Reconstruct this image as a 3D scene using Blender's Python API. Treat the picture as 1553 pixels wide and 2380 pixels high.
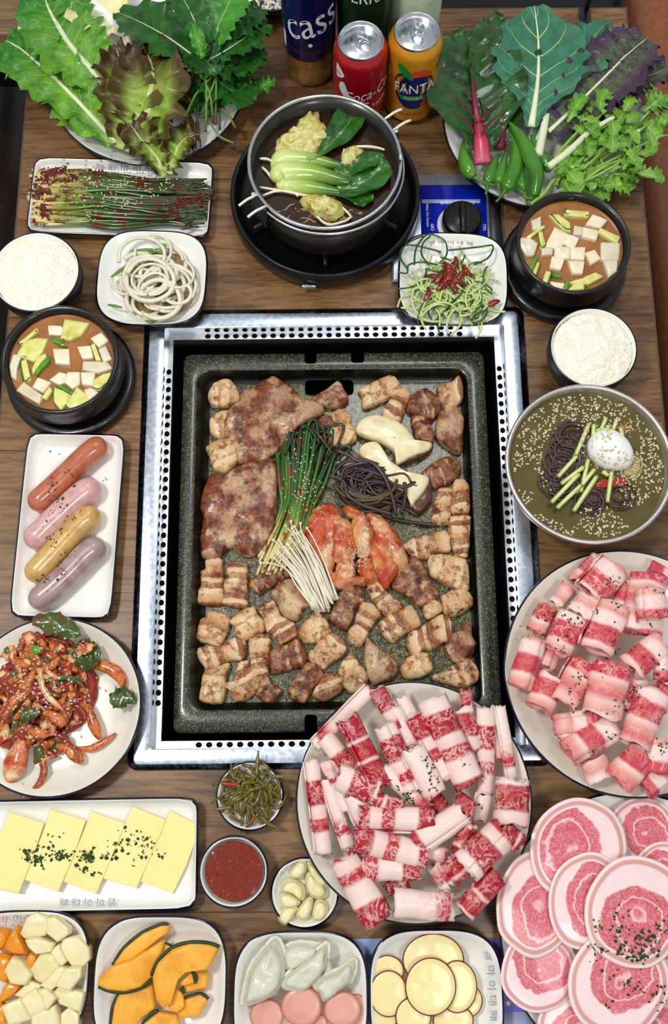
import bpy, math, random
from math import sin, cos, pi, radians, hypot, atan2, sqrt
from mathutils import Vector, Matrix, noise
for o in list(bpy.data.objects): bpy.data.objects.remove(o)
SC = bpy.context.scene; COL = SC.collection
random.seed(7)
# ---------------- camera ----------------
FPX, TILT, ROLL, CH_, CY = 2106.1, radians(12.827), radians(-0.249), 1.0241, 1351.8
IW, IH = 1553, 2380
_f = Vector((0, sin(TILT), -cos(TILT))); _u = Vector((0, cos(TILT), sin(TILT))); _r = Vector((1, 0, 0))
R2 = _r*cos(ROLL)+_u*sin(ROLL); U2 = -_r*sin(ROLL)+_u*cos(ROLL)
cam_d = bpy.data.cameras.new('camera'); cam = bpy.data.objects.new('camera', cam_d); COL.objects.link(cam)
mw = Matrix((R2, U2, -_f)).transposed().to_4x4(); mw.translation = (0, 0, CH_); cam.matrix_world = mw
cam_d.sensor_fit = 'AUTO'; cam_d.sensor_width = 36; cam_d.lens = FPX/IH*36
cam_d.shift_y = (CY-IH/2)/IH; cam_d.clip_start = .02; cam_d.clip_end = 30
SC.camera = cam
# ---------------- world, lamps, exposure ----------------
wd = bpy.data.worlds.new('world'); SC.world = wd; wd.use_nodes = True
bg = wd.node_tree.nodes['Background']; bg.inputs[0].default_value = (.93, .97, 1, 1); bg.inputs[1].default_value = .32
def area(name, loc, size, power, col, aim=(0, .35, 0)):
    l = bpy.data.lights.new(name, 'AREA'); l.shape = 'DISK'; l.size = size; l.energy = power; l.color = col
    o = bpy.data.objects.new(name, l); COL.objects.link(o); o.location = loc
    o.rotation_euler = (Vector(aim)-Vector(loc)).to_track_quat('-Z', 'Y').to_euler(); return o
area('ceiling_lamp', (-.75, .35, 1.75), .30, 12, (1, .97, .92))
area('ceiling_lamp', (.45, -.55, 1.9), .35, 6.2, (1, .98, .95))
area('ceiling_lamp', (.2, 1.25, 1.9), .5, 5.5, (.93, .96, 1))
SC.view_settings.view_transform = 'Standard'; SC.view_settings.look = 'None'
SC.view_settings.exposure = .42; SC.view_settings.gamma = 1; SC.view_settings.use_curve_mapping = False
# ---------------- placing: a picture pixel seen on the plane of height z ----------------
def W(px, py, z=0.0):
    d = R2*((px-776.5)/FPX)+U2*(-(py-CY)/FPX)+_f
    k = (z-CH_)/d.z
    return Vector((d.x*k, d.y*k, z))
FR = dict(N=(0, 0, 1), A=(440, 1200, 4.314), B=(760, 1200, 4.087), C=(750, 690, 3.106), D=(300, 690, 3.106), E=(680, 1560, 2.7246),
  G=(1160, 1270, 3.952), H=(1130, 1840, 3.671), T1=(0, 0, 2.4266), T2=(560, 0, 3.106), T3=(980, 0, 2.71), T4=(0, 350, 2.987),
  P=(520, 200, 3.235), T6=(900, 380, 2.378), L1=(0, 700, 3.8825), NB=(1150, 690, 3.8536), SA=(0, 1000, 4.853), K=(0, 1420, 4.314),
  CH=(0, 1840, 3.235), S3=(440, 1720, 4.087), F7=(0, 2100, 2.876), F8=(530, 2150, 2.157))
def Q(fr, x, y, z=0.0):
    o = FR[fr]; return W(o[0]+x/o[2], o[1]+y/o[2], z)
def QL(fr, pts, z=0.0): return [Q(fr, a, b, z) for a, b in pts]
# ---------------- object making ----------------
ORG = {}
def tag(o, label=None, cat=None, group=None, kind=None):
    for k, v in (('label', label), ('category', cat), ('group', group), ('kind', kind)):
        if v: o[k] = v
    return o
def thing(name, loc, label, cat, group=None, kind=None):
    o = bpy.data.objects.new(name, None); COL.objects.link(o); o.empty_display_size = .01
    o.location = loc; ORG[o.name] = Vector(loc); return tag(o, label, cat, group, kind)
def mk(name, geo, mat, parent=None, label=None, cat=None, group=None, kind=None, smooth=True):
    V, F = geo[0], geo[1]; UV = geo[2] if len(geo) > 2 else None
    if parent is not None: org = ORG[parent.name]
    else:
        n = len(V); zs = min(v[2] for v in V); org = Vector((sum(v[0] for v in V)/n, sum(v[1] for v in V)/n, zs))
    me = bpy.data.meshes.new(name)
    me.from_pydata([(v[0]-org[0], v[1]-org[1], v[2]-org[2]) for v in V], [], F)
    if UV:
        lay = me.uv_layers.new(name='UVMap'); li = [0]*len(me.loops); me.loops.foreach_get('vertex_index', li)
        buf = []
        for i in li: buf += UV[i]
        lay.data.foreach_set('uv', buf)
    if smooth: me.shade_smooth()
    me.materials.append(mat)
    o = bpy.data.objects.new(name, me); COL.objects.link(o)
    if parent is not None: o.parent = parent
    else: o.location = org
    ORG[o.name] = org
    return tag(o, label, cat, group, kind)
def copyof(o, delta, rz=0, sc=1):
    c = o.copy(); COL.objects.link(c); c.location = Vector(o.location)+Vector(delta); c.rotation_euler.z = rz; c.scale = (sc,)*3
    for ch in list(o.children):
        d = ch.copy(); COL.objects.link(d); d.parent = c
    return c
def join(gs):
    V = []; F = []; U = []; hu = all(len(g) > 2 for g in gs)
    for g in gs:
        k = len(V); V += list(g[0]); F += [tuple(i+k for i in f) for f in g[1]]
        if hu: U += list(g[2])
    return (V, F, U) if hu else (V, F)
# ---------------- shapes ----------------
def rings(RV, closed=True, cap0=False, cap1=False):
    n = len(RV[0]); V = [p for r in RV for p in r]; F = []
    for i in range(len(RV)-1):
        for j in range(n if closed else n-1):
            a = i*n+j; b = i*n+(j+1) % n; F.append((a, b, b+n, a+n))
    if cap0: F.append(tuple(range(n-1, -1, -1)))
    if cap1: F.append(tuple(range((len(RV)-1)*n, len(RV)*n)))
    return V, F
def sup(n, th):
    return (abs(cos(th))**n+abs(sin(th))**n)**(-1.0/n)
def dish(c, hx, hy, prof, n=2, rot=0, seg=72, cap0=False, cap1=False):
    """rings of a (super)elliptic vessel; prof = [(inset, z)]"""
    RV = []
    for d, z in prof:
        r = []
        for j in range(seg):
            th = 2*pi*j/seg; s = sup(n, th); x = s*cos(th)*max(hx-d, 1e-4); y = s*sin(th)*max(hy-d, 1e-4)
            r.append((c[0]+x*cos(rot)-y*sin(rot), c[1]+x*sin(rot)+y*cos(rot), c[2]+z))
        RV.append(r)
    return rings(RV, True, cap0, cap1)
def lathe(c, prof, seg=48, cap0=False, cap1=False):
    return rings([[(c[0]+r*cos(2*pi*j/seg), c[1]+r*sin(2*pi*j/seg), c[2]+z) for j in range(seg)] for r, z in prof], True, cap0, cap1)
def box(c, sx, sy, sz, rz=0, bev=0.0):
    b = min(bev, sx/3, sy/3, sz/3) if bev else 0
    if not b:
        V = []
        for k in (0, 1):
            for x, y in ((-1, -1), (1, -1), (1, 1), (-1, 1)):
                X = x*sx/2; Y = y*sy/2; V.append((c[0]+X*cos(rz)-Y*sin(rz), c[1]+X*sin(rz)+Y*cos(rz), c[2]+k*sz))
        return V, [(3, 2, 1, 0), (4, 5, 6, 7), (0, 1, 5, 4), (1, 2, 6, 5), (2, 3, 7, 6), (3, 0, 4, 7)]
    RV = []
    for ins, z in ((b, 0), (0, b), (0, sz-b), (b, sz)):
        r = []
        for x, y in ((-1, -1), (1, -1), (1, 1), (-1, 1)):
            for m in ((0, 1), (1, 0)) if x*y > 0 else ((1, 0), (0, 1)):
                X = x*(sx/2-ins-b*.5*m[0]); Y = y*(sy/2-ins-b*.5*m[1])
                r.append((c[0]+X*cos(rz)-Y*sin(rz), c[1]+X*sin(rz)+Y*cos(rz), c[2]+z))
        RV.append(r)
    return rings(RV, True, True, True)
def cr(P, n, closed=False):
    """Catmull-Rom resample to about n points per span"""
    out = []; m = len(P); P = [Vector(p) for p in P]
    for i in range(m if closed else m-1):
        if closed: a, b, c, d = P[i-1], P[i], P[(i+1) % m], P[(i+2) % m]
        else: a, b, c, d = P[max(i-1, 0)], P[i], P[i+1], P[min(i+2, m-1)]
        for k in range(n):
            t = k/n
            out.append(.5*((2*b)+(c-a)*t+(2*a-5*b+4*c-d)*t*t+(3*b-a-3*c+d)*t**3))
    if not closed: out.append(P[-1])
    return out
def tube(P, rad, seg=6, sub=4, flat=1.0, jit=0):
    """tube along points; rad a number or list per point; flat squashes in z"""
    P = [Vector(p) for p in P]; m = len(P)
    C = cr(P, sub) if sub > 1 else P
    nC = len(C); RV = []; UV = []
    for i, p in enumerate(C):
        t = (C[min(i+1, nC-1)]-C[max(i-1, 0)])
        if t.length < 1e-9: t = Vector((1, 0, 0))
        t.normalize(); s = t.cross(Vector((0, 0, 1)))
        if s.length < 1e-3: s = Vector((1, 0, 0))
        s.normalize(); w = s.cross(t)
        u = i/(nC-1)
        if isinstance(rad, (int, float)): r = rad
        else:
            x = u*(len(rad)-1); k = min(int(x), len(rad)-2); r = rad[k]*(1-x+k)+rad[k+1]*(x-k)
        if jit: r *= 1+jit*noise.noise(p*90)
        RV.append([p+s*(r*cos(2*pi*j/seg))+w*(r*flat*sin(2*pi*j/seg)) for j in range(seg)])
        UV += [(u, j/seg) for j in range(seg)]
    V, F = rings(RV, True, True, True)
    return V, F, UV
def cut(P, a=.16):
    P = [Vector(p) for p in P]; out = []; n = len(P)
    for i in range(n):
        p = P[i]; out += [p.lerp(P[i-1], a), p.lerp(P[(i+1) % n], a)]
    return out
def blob(P, h, bulge=.3, nz=.0012, ns=90, sub=5, axis=0.0, ph=None, edge=.08, tilt=(0, 0), uvs=None, z=None, side=.97, flatuv=False, sharp=0, grow=1.0, ridge=0):
    """a solid slab with a rounded edge whose outline runs through P (bottom plane)"""
    if sharp: P = cut(P, sharp); sub = max(2, sub-1)
    C = cr(P, sub, True) if sub > 1 else [Vector(p) for p in P]
    n = len(C)
    if grow != 1: cg = sum(C, Vector())/n; C = [cg+Vector(((p-cg).x*grow, (p-cg).y*grow, 0)) for p in C]
    ce = Vector((0, 0, 0))
    for p in C: ce += p
    ce /= n
    if z is not None: ce.z = z
    R = sum((p-ce).length for p in C)/n
    ph = random.random()*20 if ph is None else ph
    prof = ((side*.97, 0), (side+.02, .18), (1.0, .5), (1-edge*.35, .82), (1-edge, .97), (.78, 1+bulge*.45), (.62, 1+bulge*.7), (.45, 1+bulge*.88), (.25, 1+bulge), (.08, 1+bulge))
    RV = []; UV = []; so = Vector((ph*3.1, ph, 0))
    for k, (s, t) in enumerate(prof):
        r = []
        for p in C:
            q = ce+(p-ce)*s
            zz = ce.z+h*t
            if nz: 
                d = noise.fractal((q+so)*ns, 1, 2, 3)*nz
                zz += d*(1 if t > .6 else .2)
                e = noise.noise((q+so)*ns*1.7)*nz*.6
                q = q+(p-ce).normalized()*e*(1 if s > .5 else 0)
            if ridge and t > .6: zz += ridge*sin(2*pi*2.6*((q.x-ce.x)*cos(axis)+(q.y-ce.y)*sin(axis))*(uvs or 1)+ph*6)*min(1, (1-s)*6+.3)
            zz += (q.x-ce.x)*tilt[0]+(q.y-ce.y)*tilt[1]
            r.append(Vector((q.x, q.y, max(zz, ce.z+(0 if t == 0 else h*.02)) if tilt == (0, 0) else zz)))
            dx = q.x-ce.x; dy = q.y-ce.y
            UV.append(((dx*cos(axis)+dy*sin(axis))*(uvs or 1)+ph, (-dx*sin(axis)+dy*cos(axis))*(uvs or 1)+ph) if not flatuv else (dx/R*.5+.5, dy/R*.5+.5))
        RV.append(r)
    V, F = rings(RV, True, True, True)
    return V, F, UV
def leaf(S, wid, cup=.25, ruf=.004, fr=30, nu=40, nv=14, edge=0.0, seed=None, lift=0.0, asym=0, blist=0):
    """a leaf blade: S spine points (3D), wid widths along it (full, metres)"""
    C = cr(S, 6); n = len(C); seed = random.random()*50 if seed is None else seed
    V = []; UV = []
    for i in range(nu+1):
        u = i/nu; x = u*(n-1); k = min(int(x), n-2); p = C[k].lerp(C[k+1], x-k)
        t = (C[min(k+2, n-1)]-C[max(k-1, 0)]); t.normalize(); s = t.cross(Vector((0, 0, 1))).normalized(); up = s.cross(t)
        y = u*(len(wid)-1); m = min(int(y), len(wid)-2); w = (wid[m]*(1-y+m)+wid[m+1]*(y-m))*.5
        for j in range(nv+1):
            v = 2*j/nv-1; a = abs(v)
            ww = w*(1+edge*noise.noise(Vector((u*fr*.8, (1 if v > 0 else -1)*3+seed, 0)))*a*a*2)
            r = ruf*(a**1.5)*sin(u*fr+seed+(1.7 if v > 0 else 0)+2*noise.noise(Vector((u*4, v*2, seed))))
            b = blist*(abs(sin((u*9-a*1.8)*pi))-.3)*min(1, a*4)*(1-a*.6) if blist else 0
            pn = p+s*(v*ww*(1-.15*cup))+up*(cup*w*a*a+r+b+ruf*.5*noise.noise(Vector((u*9, v*5, seed))))+t*(edge*.15*w*a*noise.noise(Vector((u*fr, v*3, seed+9))))
            V.append(pn+Vector((0, 0, lift*u))); UV.append((u, v*.5+.5))
    F = [(i*(nv+1)+j, i*(nv+1)+j+1, (i+1)*(nv+1)+j+1, (i+1)*(nv+1)+j) for i in range(nu) for j in range(nv)]
    return V, F, UV
def roll(p0, p1, r, turns=1.4, flat=.75, taper=1.0, per=.06, ph=None, rag=.004, start=None, nu=16, na=26, grow=.35):
    """a thin sheet rolled round the axis p0-p1"""
    p0 = Vector(p0); p1 = Vector(p1); t = (p1-p0); L = t.length; t.normalize()
    s = t.cross(Vector((0, 0, 1))).normalized(); w = s.cross(t); ph = random.random() if ph is None else ph
    st = random.uniform(0, 2*pi) if start is None else start; sd = random.random()*40
    V = []; UV = []
    for i in range(nu+1):
        u = i/nu
        for j in range(na+1):
            q = j/na; th = st+q*turns*2*pi
            rr = r*(1-grow*(1-q))*(1+(taper-1)*u)*(1+.10*noise.noise(Vector((u*3+sd, th*.7, 0))))
            uu = u+(rag/L)*noise.noise(Vector((th*1.3, sd+(5 if u < .5 else 0), q*4)))*(1 if i in (0, nu) else 0)
            V.append(p0+t*(uu*L)+s*(rr*cos(th))+w*(rr*flat*sin(th)))
            UV.append((ph+uu*L/per, q*turns*2*pi*r/per))
    F = [(i*(na+1)+j, i*(na+1)+j+1, (i+1)*(na+1)+j+1, (i+1)*(na+1)+j) for i in range(nu) for j in range(na)]
    return V, F, UV
def seeds(pts, l=.0016, w=.0009, h=.0007):
    V = []; F = []
    for p in pts:
        a = random.random()*pi*2; k = len(V); l2 = l*random.uniform(.8, 1.15); ti = random.uniform(-.3, .3)
        c, s = cos(a), sin(a)
        for (x, y, z) in ((-l2, 0, 0), (-l2*.3, -w, 0), (l2*.6, -w*.8, 0), (l2, 0, 0), (l2*.6, w*.8, 0), (-l2*.3, w, 0), (0, 0, h), (0, 0, -h)):
            V.append((p[0]+x*c-y*s, p[1]+x*s+y*c, p[2]+z+x*ti))
        for i in range(6): F.append((k+i, k+(i+1) % 6, k+6)); F.append((k+(i+1) % 6, k+i, k+7))
    return V, F
def flakes(pts, s=.0022):
    V = []; F = []
    for p in pts:
        k = len(V); n = random.choice((3, 4, 5)); a = random.random()*6.28; ss = s*random.uniform(.4, 1.4); st = random.uniform(.35, 1)
        for i in range(n):
            th = 2*pi*i/n; r = ss*random.uniform(.5, 1); x = r*cos(th); y = r*sin(th)*st
            V.append((p[0]+x*cos(a)-y*sin(a), p[1]+x*sin(a)+y*cos(a), p[2]+random.uniform(0, .0008)))
        m = len(V)
        for i in range(n): v = V[k+i]; V.append((v[0], v[1], v[2]-.0004))
        F.append(tuple(range(k, k+n))); F.append(tuple(range(m+n-1, m-1, -1)))
        for i in range(n): F.append((k+i, m+i, m+(i+1) % n, k+(i+1) % n))
    return V, F
def scatter(fr, spots, z, n, sp):
    """n points round the given pixel spots (frame fr), spread sp in metres; z number"""
    out = []
    for i in range(n):
        x, y = random.choice(spots); c = Q(fr, x, y, z)
        out.append((c.x+random.gauss(0, sp), c.y+random.gauss(0, sp), z))
    return out
bpy.context.view_layer.update()
class Drop:
    """drops points onto what stands there already, so that sprinkles lie on the food"""
    def __init__(s): bpy.context.view_layer.update(); s.dg = bpy.context.evaluated_depsgraph_get()
    def __call__(s, pts, off=.0006, zt=.3):
        out = []
        for p in pts:
            ok, l, nrm, i, ob, m = SC.ray_cast(s.dg, Vector((p[0], p[1], zt)), Vector((0, 0, -1)))
            if ok: out.append((l.x, l.y, l.z+off))
        return out
# ---------------- materials ----------------
def srgb(c):
    if isinstance(c, str): c = [int(c[i:i+2], 16)/255 for i in (0, 2, 4)]
    return tuple((x/12.92 if x <= .04045 else ((x+.055)/1.055)**2.4) for x in c)+(1,)
class NT:
    def __init__(s, name):
        s.m = bpy.data.materials.new(name); s.m.use_nodes = True; s.t = s.m.node_tree; s.b = s.t.nodes['Principled BSDF']
        s.tc = s.n('ShaderNodeTexCoord'); s.oi = s.n('ShaderNodeObjectInfo')
    def n(s, k, **kw):
        x = s.t.nodes.new(k)
        for a, v in kw.items(): setattr(x, a, v)
        return x
    def l(s, a, b): s.t.links.new(a, b)
    def math(s, op, a, b=None, c=None):
        x = s.n('ShaderNodeMath', operation=op)
        for i, v in enumerate((a, b, c)):
            if v is None: continue
            if isinstance(v, (int, float)): x.inputs[i].default_value = v
            else: s.l(v, x.inputs[i])
        return x.outputs[0]
    def noise(s, scale, det=4, co='Object', rough=.55, dist=0, rnd=True, stretch=None):
        x = s.n('ShaderNodeTexNoise', noise_dimensions='4D'); x.inputs['Scale'].default_value = scale; x.inputs['Detail'].default_value = det
        x.inputs['Roughness'].default_value = rough; x.inputs['Distortion'].default_value = dist
        src = s.tc.outputs[co]
        if stretch:
            mp = s.n('ShaderNodeMapping'); mp.inputs['Scale'].default_value = stretch; s.l(src, mp.inputs[0]); src = mp.outputs[0]
        s.l(src, x.inputs['Vector'])
        if rnd: s.l(s.math('MULTIPLY', s.oi.outputs['Random'], 37), x.inputs['W'])
        return x.outputs['Fac']
    def vor(s, scale, feat='F1', co='Object', out='Distance', stretch=None):
        x = s.n('ShaderNodeTexVoronoi', feature=feat); x.inputs['Scale'].default_value = scale
        src = s.tc.outputs[co]
        if stretch:
            mp = s.n('ShaderNodeMapping'); mp.inputs['Scale'].default_value = stretch; s.l(src, mp.inputs[0]); src = mp.outputs[0]
        s.l(src, x.inputs['Vector']); return x.outputs[out]
    def ramp(s, fac, stops, const=False):
        x = s.n('ShaderNodeValToRGB'); cr_ = x.color_ramp
        if const: cr_.interpolation = 'CONSTANT'
        while len(cr_.elements) < len(stops): cr_.elements.new(.5)
        for e, (p, c) in zip(cr_.elements, stops): e.position = p; e.color = srgb(c) if not isinstance(c, float) else (c, c, c, 1)
        s.l(fac, x.inputs[0]); return x.outputs[0]
    def mix(s, fac, a, b):
        x = s.n('ShaderNodeMix', data_type='RGBA')
        if isinstance(fac, (int, float)): x.inputs[0].default_value = fac
        else: s.l(fac, x.inputs[0])
        for i, v in ((6, a), (7, b)):
            if isinstance(v, (str, tuple)): x.inputs[i].default_value = srgb(v)
            else: s.l(v, x.inputs[i])
        return x.outputs[2]
    def fin(s, col, rough=.5, bump=None, bs=.3, bd=.001, metal=0, coat=0, sss=0, trans=0, ior=1.45, spec=.5, alpha=1, cr_=.1):
        b = s.b
        def st(k, v):
            if isinstance(v, (int, float)): b.inputs[k].default_value = v
            elif isinstance(v, (str, tuple)): b.inputs[k].default_value = srgb(v)
            else: s.l(v, b.inputs[k])
        st('Base Color', col); st('Roughness', rough); st('Metallic', metal); st('Coat Weight', coat); st('Coat Roughness', cr_)
        st('Subsurface Weight', sss); st('Transmission Weight', trans); st('IOR', ior); st('Specular IOR Level', spec); st('Alpha', alpha)
        if sss: b.inputs['Subsurface Scale'].default_value = .004; b.inputs['Subsurface Radius'].default_value = (1, .5, .35)
        if bump is not None:
            x = s.n('ShaderNodeBump'); x.inputs['Strength'].default_value = bs; x.inputs['Distance'].default_value = bd
            s.l(bump, x.inputs['Height']); s.l(x.outputs[0], b.inputs['Normal'])
        return s.m
def M(name, cols, sc=80, rough=.5, bs=.3, bd=.001, pos=None, co='Object', **kw):
    s = NT(name)
    if isinstance(cols, str): return s.fin(cols, rough, **kw)
    f = s.noise(sc, co=co); k = len(cols)
    pos = pos or [.3+.4*i/(k-1) for i in range(k)]
    return s.fin(s.ramp(f, list(zip(pos, cols))), rough, s.noise(sc*2.5) if bs else None, bs, bd, **kw)
# ---------------- material library ----------------
def m_wood(name, a, b, c, seams=True):
    s = NT(name)
    g = s.noise(9, 6, rnd=False, rough=.62, dist=1.2, stretch=(1, 7, 3))
    g2 = s.noise(30, 5, rnd=False, rough=.7, stretch=(1, 14, 3))
    f = s.math('ADD', s.math('MULTIPLY', g, .62), s.math('MULTIPLY', g2, .38))
    col = s.ramp(f, [(.36, a), (.47, b), (.56, c), (.66, b)])
    big = s.ramp(s.noise(5, 2, rnd=False), [(.35, '8c8c8c'), (.65, 'ffffff')])
    x = s.n('ShaderNodeMix', data_type='RGBA', blend_type='MULTIPLY'); x.inputs[0].default_value = .55; s.l(col, x.inputs[6]); s.l(big, x.inputs[7])
    col = x.outputs[2]
    if seams:
        sx = s.n('ShaderNodeSeparateXYZ'); s.l(s.tc.outputs['Object'], sx.inputs[0])
        fr = s.math('FRACT', s.math('DIVIDE', s.math('ADD', sx.outputs['Y'], 1.655), .175))
        ln = s.math('LESS_THAN', fr, .009)
        col = s.mix(s.math('MULTIPLY', ln, .8), col, '1b120d')
    return s.fin(col, .42, g2, .15, .0006, coat=.12, cr_=.25)
WOOD = m_wood('walnut_laminate', '4c2e1a', '7c5634', '9e7648')
WOODL = m_wood('oak_laminate', '6b4a2c', '8f6a45', 'a9855c', False)
def m_steel(name, col, rough, sc=220):
    s = NT(name); n = s.noise(sc, 5, rnd=False)
    sp = s.ramp(s.noise(45, 3, rnd=False), [(.3, .9), (.7, 1.1)])
    c = s.mix(s.ramp(n, [(.45, .0), (.8, .4)]), col, 'f4f8ff')
    return s.fin(c, s.math('ADD', s.math('MULTIPLY', n, .25), rough), n, .05, .0003, metal=1)
STEEL = m_steel('brushed_steel', 'c2ccda', .16)
STEELP = m_steel('polished_steel', 'd8dade', .08)
ALU = m_steel('aluminium', 'dadde4', .16)
GLAZE = M('white_glaze', ['f1f0ea', 'fbfaf4'], 12, .22, 0, coat=.4)
CREAM = M('cream_glaze', ['e9e3d2', 'f1ecdd'], 12, .25, 0, coat=.4)
NAVY = M('navy_rim_glaze', '0c0f22', rough=.16, coat=.5)
BLACK = M('black_plastic', ['070707', '111113'], 60, .32, .1)
BLKM = M('black_metal', ['0b0b0c', '17171a'], 90, .38, .15)
STONE = M('black_stoneware', ['0c0b0a', '1c1a18'], 90, .3, .3, coat=.3)
DARK = M('recess_shade_black', '010101', rough=1, spec=0)
def m_speckle(nm='gold_speckled_coating', thr=.34, b1='161b19', b2='2b332e'):
    s = NT(nm)
    v = s.vor(720); n = s.noise(170, 4, rnd=False, rough=.7)
    base = s.ramp(s.noise(60, 3, rnd=False), [(.3, b1), (.7, b2)])
    m = s.math('MULTIPLY', s.math('LESS_THAN', v, thr), s.math('GREATER_THAN', n, .44))
    col = s.mix(m, base, s.ramp(n, [(.45, '6c6b38'), (.6, 'a59a52'), (.7, 'd8d29a')]))
    return s.fin(col, .3, s.noise(420, 3, rnd=False), .6, .0006, coat=.35, spec=.6)
SPECK = m_speckle(); SPECKF = m_speckle('gold_speckled_floor', .5, '14140f', '2c2b20'); PWALL = M('dark_pan_wall', ['070908', '14170f'], 120, .3, .3, coat=.2)
# bands across the strip: stops over one period of UV.x
def m_bands(name, stops, warp=.3, ws=2.0, marble=None, mar=(.52, .6), ms=60, sear=None, se=(.55, .62), ss=70, rough=.4, bs=.4, bd=.0012, coat=.2, sss=0, tint=None, mw=9):
    s = NT(name); uv = s.n('ShaderNodeSeparateXYZ'); s.l(s.tc.outputs['UV'], uv.inputs[0])
    w = s.noise(ws, 3, co='UV', rnd=True)
    x = s.math('ADD', uv.outputs['X'], s.math('MULTIPLY', s.math('SUBTRACT', w, .5), warp))
    x = s.math('FRACT', x)
    col = s.ramp(x, stops)
    if marble:
        mn = s.noise(ms, 4, rough=.6, dist=1.6)
        rid = s.math('SUBTRACT', 1, s.math('MULTIPLY', s.math('ABSOLUTE', s.math('SUBTRACT', mn, .5)), mw))
        f = s.math('MULTIPLY', s.math('MAXIMUM', rid, 0), .85)
        f = s.math('MULTIPLY', f, s.ramp(s.noise(ms*.5, 2), [(mar[0]-.12, .1), (mar[1], 1.0)]))
        col = s.mix(f, col, marble)
    if tint: col = s.mix(s.ramp(s.noise(30, 2), [(.4, .0), (.7, .6)]), col, tint)
    n = s.noise(ss*3, 5)
    if sear:
        f2 = s.noise(ss, 5, rough=.65)
        col = s.mix(s.ramp(f2, [(se[0]-.05, .0), (se[0], .55), (se[1], .95)]), col, s.ramp(n, [(.4, sear[0]), (.6, sear[1])]))
    return s.fin(col, rough, n, bs, bd, coat=coat, sss=sss)
BELLY = m_bands('grilled_pork_belly', [(0, 'dcb286'), (.2, 'ecd0a6'), (.23, '8a4e2c'), (.40, 'a2683e'), (.43, 'e8caa0'), (.54, 'd6a878'), (.57, '7a4224'), (.76, '9a5e38'), (.79, 'c88a4c'), (1, 'dcb286')],
  .35, 1.6, 'e0bc90', sear=('481606', '9a4612'), se=(.575, .63), ss=75, coat=.12, rough=.45, bs=.8)
FATTY = m_bands('grilled_fatty_pork', [(0, 'd6a670'), (.32, 'ecd0a0'), (.38, 'a86c40'), (.5, 'e4c08c'), (.66, 'dcae78'), (.7, '96603c'), (.84, 'c08a58'), (1, 'd6a670')],
  .5, 1.4, 'e8cda0', sear=('6b2a0c', 'b06420'), se=(.57, .64), ss=95, coat=.12, rough=.45, bs=.8)
NECK = m_bands('grilled_pork_neck', [(0, 'a8765a'), (.3, 'c29a76'), (.45, 'dcbc92'), (.6, 'a4724e'), (.8, 'ba8c66'), (1, 'a8765a')],
  .8, 1.3, 'd9b890', sear=('481406', '8c4018'), se=(.515, .57), ss=42, coat=.15, rough=.42, bs=1, bd=.003)
DARKM = m_bands('dark_seared_pork', [(0, '8a5436'), (.3, 'a06c48'), (.4, 'dcb486'), (.46, '723c20'), (.7, '8c5232'), (.76, 'd0a474'), (.84, '7e4628'), (1, '8a5436')],
  .5, 1.6, 'b88a62', sear=('3c1106', '74300f'), se=(.52, .58), ss=90, coat=.15, rough=.45, bs=.9)
BEEF = m_bands('raw_beef_brisket', [(0, 'f0d6cc'), (.26, 'f2dad0'), (.30, 'b01226'), (.60, 'a80e22'), (.64, 'f0d4ca'), (.78, 'ecc4ba'), (.81, 'b81a2c'), (.95, 'b01428'), (1, 'f0d6cc')],
  .16, 1.5, 'f4d0c8', ms=75, mar=(.45, .6), coat=.1, rough=.5, bs=.25, mw=16)
BEEFR = m_bands('raw_beef_lean', [(0, 'ae1024'), (.4, 'a40c20'), (.44, 'f0d4ca'), (.48, 'ac1024'), (.7, 'b4162a'), (.74, 'f0d0c8'), (.78, 'a80e22'), (1, 'ae1024')],
  .2, 1.5, 'f2c8c0', ms=70, mar=(.45, .62), coat=.15, rough=.45, bs=.25, mw=17)
FATW = m_bands('raw_beef_fat', [(0, 'f2dad0'), (.5, 'f0d2c8'), (.62, 'eec6bc'), (.76, 'c23040'), (.86, 'b01428'), (.9, 'f0d2c8'), (1, 'f2dad0')],
  .16, 1.2, 'f6e6e0', ms=60, coat=.1, rough=.5, bs=.25, mw=14)
PORK = m_bands('raw_pork_belly', [(0, 'f0c2b8'), (.12, 'e09488'), (.18, 'f6dad2'), (.32, 'f6dcd6'), (.37, 'cf4452'), (.6, 'c83a4a'), (.65, 'f6d4cc'), (.74, 'e69a90'), (.88, 'd6606a'), (1, 'f0c2b8')],
  .22, 1.6, 'f4bcb2', ms=70, mar=(.47, .62), coat=.1, rough=.5, bs=.2, mw=18)
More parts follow.
